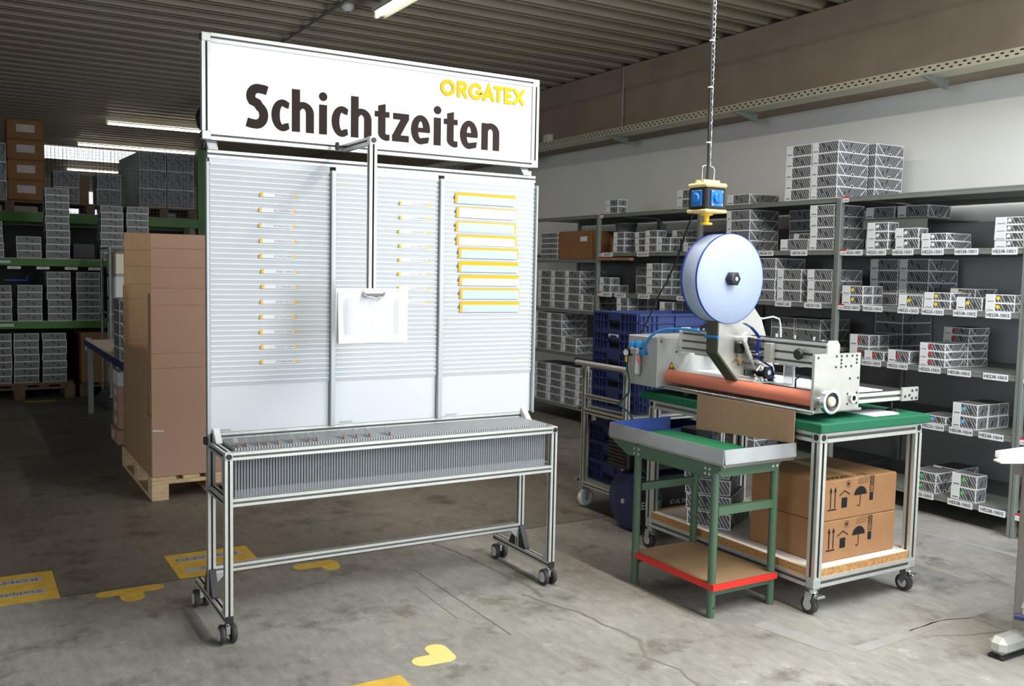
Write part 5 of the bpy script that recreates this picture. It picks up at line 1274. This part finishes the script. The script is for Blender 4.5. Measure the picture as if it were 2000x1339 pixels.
# ------------------------------------------------------------------ pallet rack on the left
RX0, RX1, RY0, RY1 = -2.2, 2.3, 11.0, 11.9
rk = thing('pallet_rack', 'low green shelf rack with striped box stacks at the left', 'rack', (.5, 11.4, 0))
for x in (RX0, RX1):
    for y in (RY0, RY1-.08): part('upright', MB().bbox(x-.045, x+.045, y, y+.08, 0, 1.478, .004), 'rack_green', rk)
for (z0, z1) in ((1.405, 1.478), (.745, .818)):
    for y in (RY0-.005, RY1-.05):
        part('beam', MB().bbox(RX0, RX1, y, y+.05, z0, z1, .004), 'rack_green', rk)
    part('deck', MB().box(RX0, RX1, RY0+.045, RY1-.05, z1-.002, z1+.010), 'galv_dark', rk)
    part('deck_lip', MB().box(RX0, RX1, RY0-.007, RY0+.045, z1, z1+.010), 'galv', rk)
for i, x in enumerate((.52, .79, 1.06, 1.29)):
    mb = MB().box(x-.062, x+.062, RY0-.0085, RY0-.0055, 1.372, 1.40); text(mb, '12.04.0%d' % (i+1), .02, (x, RY0-.009, 1.386), *R_Y, 1, .01); part('rack_tag', mb, ['paper', 'ink_grey'], rk)
for x, z in ((.42, 1.445), (.44, .785)): part('load_plate', MB().box(x-.07, x+.07, RY0-.0085, RY0-.0055, z-.015, z+.015), 'paper_blue', rk)
part('shade_panel', MB().box(RX0, RX1, RY1-.002, RY1+.002, .1, 1.40), 'rack_shade', rk)  # added dark sheet, stands in for the shade behind the low rack
# taller rack standing behind it
KB = 12.6/11.0; BY0, BY1 = 12.6, 13.6
br_ = thing('back_rack', 'tall green pallet rack with wire mesh behind the low rack', 'rack', (.5, 13.1, 0))
for x in (-2.6, 2.77):
    for y in (BY0, BY1-.08): part('upright', MB().bbox(x-.045, x+.045, y, y+.08, 0, 2.96, .004), 'rack_green', br_)
    part('frame_brace', MB().tube([(x, BY0+.08, .3), (x, BY1-.08, 1.0), (x, BY0+.08, 1.7), (x, BY1-.08, 2.4)], .012, 6), 'rack_green', br_)
for (z0, z1) in ((1.925, 2.04), (1.0, 1.1)):
    for y in (BY0-.005, BY1-.05): part('beam', MB().bbox(-2.6, 2.77, y, y+.05, z0, z1, .004), 'rack_green', br_)
    part('deck', MB().box(-2.6, 2.77, BY0+.045, BY1-.05, z1-.002, z1+.010), 'galv_dark', br_)
part('shade_panel', MB().box(-2.6, 2.77, BY1+.001, BY1+.005, .1, 1.92), 'rack_shade', br_)  # added dark sheet for the gloom below the tall rack's upper beam
mb = MB()
x = .96
while x < 2.72: mb.box(x, x+.004, BY1+.02, BY1+.024, 2.06, 3.0); x += .045
z = 2.06
while z < 3.0: mb.box(.96, 2.72, BY1+.024, BY1+.028, z, z+.004); z += .045
x = .96
while x < 2.72: mb.box(x, x+.003, BY0-.022, BY0-.019, 2.06, 2.83); x += .045
z = 2.06
while z < 2.83: mb.box(.96, 2.72, BY0-.019, BY0-.016, z, z+.003); z += .045
o = part('wire_mesh', mb, 'wire_dark', br_); o['kind'] = 'stuff'
def rack_stack(desc, n, x0, x1, z, h_=.0735, d_=.31, y=RY0-.002, lab=0, group='striped boxes in the pallet rack', flap=True):
    w_ = round(x1-x0, 3)
    for i in range(n):
        put_rack(f'{lv_word(i, n)} striped box {desc}'.strip(), (x0+x1)/2, y, z+GAP+i*(h_+GAP), (w_, h_, d_), group, flap, lab)
def put_rack(label, x, y, z, dims, group, flap, lab):
    o = link('storage_box', box_mesh(*dims, flap), None, (x+random.uniform(-.006, .006), y+random.uniform(0, .008), z), math.pi/2+random.uniform(-.01, .01))
    tag(o, label, 'box', group)
    if lab: link('box_label', label_mesh(dims[0], dims[1], lab), o)
z1, z2, z3 = 1.489, .829, .1448
rack_stack('of the stack cut by the left edge, upper rack shelf', 5, .20, .425, z1)
rack_stack('in the low stack on the upper rack shelf', 3, .548, .777, z1)
rack_stack('in the ten-box stack on the upper rack shelf', 10, .825, 1.051, z1)
rack_stack('of the stack left above the tall carton, upper shelf', 8, 1.359, 1.582, z1, .0722)
rack_stack('of the stack right above the tall carton, upper shelf', 8, 1.624, 1.848, z1, .0725)
rack_stack('of the left-edge stack on the middle rack shelf', 5, .270, .492, z2)
rack_stack('of the second stack on the middle rack shelf', 5, .549, .778, z2, .0745)
rack_stack('of the third stack on the middle rack shelf', 7, .829, 1.056, z2, .0735)
rack_stack('of the right stack on the middle rack shelf', 7, 1.112, 1.34, z2, .0735)
rack_stack('of the left-edge stack on the dark pallet', 7, .255, .48, z3+.03)
rack_stack('of the middle stack on the dark pallet', 7, .502, .735, z3+.03, .0738)
rack_stack('of the right stack on the dark pallet', 7, .772, 1.0, z3+.03, .0738)
solo('pallet_layer_pad', MB().bbox(.03, 1.07, 11.0, 11.76, .1445, .1745, .004), 'pallet_old', 'flat wooden pad between the dark pallet and striped stacks', 'pad', (.5, 11.4, .1445))
# goods on the tall rack
ZT = 2.0508; YT = BY0+.01
def kx(v): return round(v*KB, 3)
for i in range(4):
    z = ZT+.128+i*.2392
    t = thing('stacked_carton', f'{lv_word(i, 4)} brown carton of the tall stack on the back rack', 'carton', (kx(.65), YT+.2, z), 'brown cartons on the back rack')
    bd_ = part('carton_body', MB().bbox(kx(.475), kx(.825), YT, YT+.45, z, z+.2385, .014), 'carton_old', t)
    part('address_label', MB().box(kx(.565), kx(.735), YT-.003, YT-.0005, z+.085, z+.175), 'floor_strip', bd_)
for x0, x1, lb_ in ((.10, .885, 'dark pallet under the brown cartons on the back rack'), (.90, 1.62, 'dark pallet under the middle boxes on the back rack'), (1.66, 2.36, 'dark pallet under the film-wrapped boxes on the back rack')):
    a, b = kx(x0), kx(x1)
    t = thing('riser_pallet', lb_, 'pallet', ((a+b)/2, YT+.4, ZT))
    for c in (a, (a+b)/2-.05, b-.1): part('runner', MB().bbox(c, c+.1, YT-.01, YT+.8, ZT+.0005, ZT+.1, .003), 'pallet_old', t)
    for c in range(5): part('top_board', MB().bbox(a, b, YT-.01+c*.17, YT+.12+c*.17, ZT+.1, ZT+.122, .003), 'pallet_old', t)
ZP = ZT+.123
RK = dict(y=YT)
rack_stack('at the left edge of the back rack', 3, kx(.20), kx(.465), ZP, .22, .4, **RK)
rack_stack('right of the brown cartons on the back rack', 2, kx(.905), kx(1.15), ZP, .19, .4, **RK)
solo('tall_carton', MB().bbox(kx(1.165), kx(1.27), YT+.25, YT+.5, ZP, ZP+.31, .004), 'carton', 'narrow light brown carton between the boxes on the back rack', 'carton', (kx(1.2), YT+.3, ZP))
rack_stack('in the middle of the back rack', 2, kx(1.33), kx(1.568), ZP, .187, .4, **RK)
rack_stack('of the film-wrapped left column on the back rack', 3, kx(1.757), kx(2.04), ZP, .2315, .45, **RK)
rack_stack('of the film-wrapped right column on the back rack', 3, kx(2.052), kx(2.335), ZP, .2315, .45, **RK)
wrapm = MB().add([(kx(1.60), YT+.38, ZP), (kx(1.745), YT-.012, ZP), (kx(1.745), YT-.012, ZP+.68), (kx(1.60), YT+.38, ZP+.6), (kx(1.585), YT+.33, ZP+.3), (kx(1.75), YT-.016, ZP+.35)], [(0, 1, 5, 4), (4, 5, 2, 3)])
solo('shrink_wrap', wrapm, 'shrink_film', 'glossy film draped on the left of the wrapped boxes', 'film', (kx(1.68), YT+.1, ZP))
solo('dark_appliance', MB().bbox(1.09, 1.31, 11.1, 11.4, z1+.001, z1+.17, .006).tube([(1.14, 11.2, z1+.17), (1.16, 11.2, z1+.22), (1.2, 11.2, z1+.23), (1.23, 11.2, z1+.17)], .008, 6), 'dark_machine', 'dark boxed appliance with curved handle on the upper rack shelf', 'appliance', (1.2, 11.2, z1))
solo('blue_reflection', MB().box(.46, .68, 11.72, 11.74, 1.235, 1.25).box(.675, .69, 11.72, 11.74, 1.235, 1.30), 'blue_glint', 'thin blue bar standing in for a reflection behind the middle rack shelf', 'bar', (.55, 11.73, 1.23))  # a reflection modelled as a flat blue bar
bc = solo('big_carton', MB().bbox(1.15, 1.93, 11.02, 11.75, .1445, .70, .006), 'carton', 'big brown carton on a pallet right of the rack stacks', 'carton', (1.5, 11.4, .1445))
part('carton_label', MB().box(1.19, 1.25, 11.017, 11.0199, .50, .64), 'paper', bc)

# ------------------------------------------------------------------ blue-edged work table and cart behind the tall carton
bt = thing('packing_table', 'grey packing table with dark blue edge behind the tall carton', 'table', (1.45, 8.6, 0))
part('table_top', MB().bbox(1.05, 1.9, 7.35, 9.78, .675, .71, .004), 'melamine', bt)
part('blue_edge', MB().box(1.044, 1.05, 7.35, 9.78, .66, .715), 'table_blue', bt, 'dark blue edging')
for x, y in ((1.09, 9.72), (1.86, 9.72), (1.09, 7.45), (1.86, 7.45)): part('leg', MB().bbox(x-.025, x+.025, y-.025, y+.025, 0, .675, .004), 'galv', bt)
solo('wooden_batten', MB().bbox(1.25, 1.65, 9.25, 9.33, .711, .741, .003).bbox(1.25, 1.65, 9.25, 9.33, .7415, .771, .003), 'pallet_wood', 'pair of pale wooden battens on the packing table', 'battens', (1.45, 9.3, .711))
solo('wooden_offcut', MB().bbox(1.10, 1.32, 8.2, 8.32, .711, .75, .003), 'pallet_wood', 'short wooden offcut on the packing table', 'wood', (1.2, 8.25, .711))
for i in range(5):
    o = link('storage_box', box_mesh(.30, .094, .31, True), None, (1.06, 7.75, .711+i*.0946), 0)
    tag(o, f'{lv_word(i, 5)} striped box of the stack on the packing table', 'box', 'striped boxes on the packing table')
for i in range(5):
    z = .0005+i*.1156
    t = thing('white_lid_carton', f'{lv_word(i, 5)} small brown carton of the pile under the packing table', 'carton', (1.24, 8.15, z), 'small cartons under the packing table')
    b_ = part('carton_body', MB().bbox(1.10-(.02 if i == 0 else 0), 1.40, 8.0-(.08 if i == 0 else 0), 8.30, z, z+.115, .004), 'cardboard' if i < 4 else 'pvc_white', t)
    part('carton_sticker', MB().box(1.0985-(.02 if i == 0 else 0), 1.0998-(.02 if i == 0 else 0), 8.1, 8.2, z+.03, z+.085), 'paper', b_)
rc = thing('roll_container', 'tall wire roll container with foil-wrapped sheets beside the rack', 'roll container', (1.45, 9.95, 0))
for x in (1.30, 1.9):
    for y in (9.9, 10.5): part('corner_post', MB().cyl((x, y, .12), (x, y, 1.62), .016, n=10), 'galv', rc)
for z in (.2, .95, 1.6):
    part('cross_tube', MB().cyl((1.28, 9.9, z), (1.92, 9.9, z), .012, n=8).cyl((1.3, 9.88, z), (1.3, 10.52, z), .012, n=8), 'galv', rc)
for x in (1.3, 1.9):
    for y in (9.9, 10.5): part('wheel', MB().cyl((x, y-.015, .06), (x, y+.015, .06), .06, n=16), 'dark_rubber', rc)
part('base', MB().box(1.28, 1.92, 9.88, 10.52, .12, .15), 'galv', rc)
for i in range(6):
    solo('foil_pack', MB().bbox(1.34, 1.88, 9.93, 10.45, .1515+i*.2355, .1515+i*.2355+.234, .02), 'tray_zinc' if i % 2 else 'pvc_white', f'{lv_word(i, 6)} foil-wrapped pack in the roll container', 'pack', (1.6, 10.2, .1515+i*.2355), 'foil packs in the roll container')

# ------------------------------------------------------------------ lamps
def lamp_fixture(label, x0, y0, x1, y1, power, warm=(1.0, .90, .74), glow='tube_glow', drop=.07):
    z = ZC-drop; cx_, cy_ = (x0+x1)/2, (y0+y1)/2
    t = thing('tube_lamp', label, 'lamp', (cx_, cy_, z-.06))
    along_y = abs(y1-y0) > abs(x1-x0); w2 = .045
    if along_y:
        part('lamp_body', MB().bbox(x0-.03, x0+.03, y0, y1, z, z+.035, .004), 'lamp_white', t)
        part('reflector', MB().prism([(x0-.075, z-.035), (x0-.03, z+.002), (x0+.03, z+.002), (x0+.075, z-.035), (x0+.072, z-.037), (x0+.03, z-.002), (x0-.03, z-.002), (x0-.072, z-.037)], 'y', y0, y1), 'lamp_white', t)
        for q in (y0, y1-.03): part('lamp_holder', MB().bbox(x0-.014, x0+.014, q, q+.03, z-.05, z, .003), 'lamp_white', t)
        part('tube', MB().cyl((x0, y0+.03, z-.033), (x0, y1-.03, z-.033), .013, n=12), glow, t)
        part('hanger', MB().cyl((x0, y0+.2, z+.035), (x0, y0+.2, ZC+.09), .004, n=6).cyl((x0, y1-.2, z+.035), (x0, y1-.2, ZC+.09), .004, n=6), 'galv', t)
        l = area('tube_light', (x0, cy_, z-.055), (0, 0, 0), .06, y1-y0-.08, power, warm)
    else:
        part('lamp_body', MB().bbox(x0, x1, y0-.03, y0+.03, z, z+.035, .004), 'lamp_white', t)
        for q in (x0, x1-.03): part('lamp_holder', MB().bbox(q, q+.03, y0-.014, y0+.014, z-.05, z, .003), 'lamp_white', t)
        part('tube', MB().cyl((x0+.03, y0, z-.033), (x1-.03, y0, z-.033), .016, n=12), glow, t)
        part('hanger', MB().cyl((x0+.2, y0, z+.035), (x0+.2, y0, ZC+.09), .004, n=6).cyl((x1-.2, y0, z+.035), (x1-.2, y0, ZC+.09), .004, n=6), 'galv', t)
        l = area('tube_light', (cx_, y0, z-.055), (0, 0, 0), x1-x0-.08, .06, power, warm)
    l.parent = None
LW = (1.0, .93, .82)
lamp_fixture('tube lamp above the sign with its end in view', 2.74, 5.17, 2.74, 6.67, 11, LW)
lamp_fixture('second tube lamp of the row, over the machine aisle', 2.79, 3.6, 2.79, 5.1, 18, LW)
lamp_fixture('third tube lamp of the row, before the board', 2.79, 1.95, 2.79, 3.45, 38, LW)
lamp_fixture('fourth tube lamp of the row, right beside the camera', 2.79, .3, 2.79, 1.8, 40, LW)
lamp_fixture('last tube lamp of the row, behind the camera', 2.79, -1.35, 2.79, .15, 34, LW)
lamp_fixture('tube lamp hidden behind the top of the sign', 2.67, 8.5, 2.67, 10.0, 6, LW)
lamp_fixture('bright tube lamp on the left above the rack', 1.77, 13.73, 3.22, 13.73, 5)
lamp_fixture('farther tube lamp on the left behind the rack', 1.69, 16.47, 3.54, 16.47, 5)
lamp_fixture('farthest tube lamp on the left near the rooflight', 1.95, 21.0, 2.96, 21.0, 3)
rl_ = solo('rooflight', MB().box(1.27, 3.6, 17.85, 19.95, ZC-.012, ZC-.003), 'rooflight_glow', 'bright rooflight strip glowing above the far rack', 'rooflight', (2.4, 18.9, ZC-.01))
area('rooflight_daylight', (2.4, 18.9, ZC-.03), (0, 0, 0), 2.2, 1.9, 12, (.92, .96, 1.0))
solo('rooflight', MB().box(3.08, 4.72, -1.02, 2.22, ZC-.012, ZC-.003), 'rooflight_glow', 'added glowing panel over the front aisle above the camera', 'rooflight', (3.9, .6, ZC-.01))  # added panel, unseen, sits above the aisle fill light
struct('window_1', MB().box(2.2, 2.9, YB-.02, YB-.005, 2.5, 3.1), 'rooflight_glow')
sd = thing('smoke_detector', 'round white smoke detector on the ceiling conduit', 'detector', (2.58, 6.83, 3.37))
part('detector_body', MB().lathe((2.58, 6.83, ZC), (0, 0, -1), [(.05, 0), (.05, .02), (.042, .035), (.03, .05), (.02, .055)], 20), 'lamp_white', sd)
part('detector_port', MB().cyl((2.58, 6.83, ZC-.055), (2.58, 6.83, ZC-.058), .008, n=10), 'ink_black', sd)
solo('ceiling_conduit', MB().tube([(2.51, 5.6, ZC-.014), (2.51, 8.45, ZC-.014)], .011, 8), 'galv', 'thin metal conduit running along the ceiling to the sign', 'conduit', (2.51, 6.7, ZC-.02))
solo('ceiling_heater', MB().lathe((2.62, 11.3, 3.16), (0, -1, 0), [(.17, -.15), (.19, 0), (.18, .04), (.05, .06)], 24).box(2.6, 2.64, 11.3, 11.34, 3.3, ZC+.08), 'dark_machine', 'dark round ceiling fan heater half hidden left of the sign', 'heater', (2.62, 11.3, 3.0))
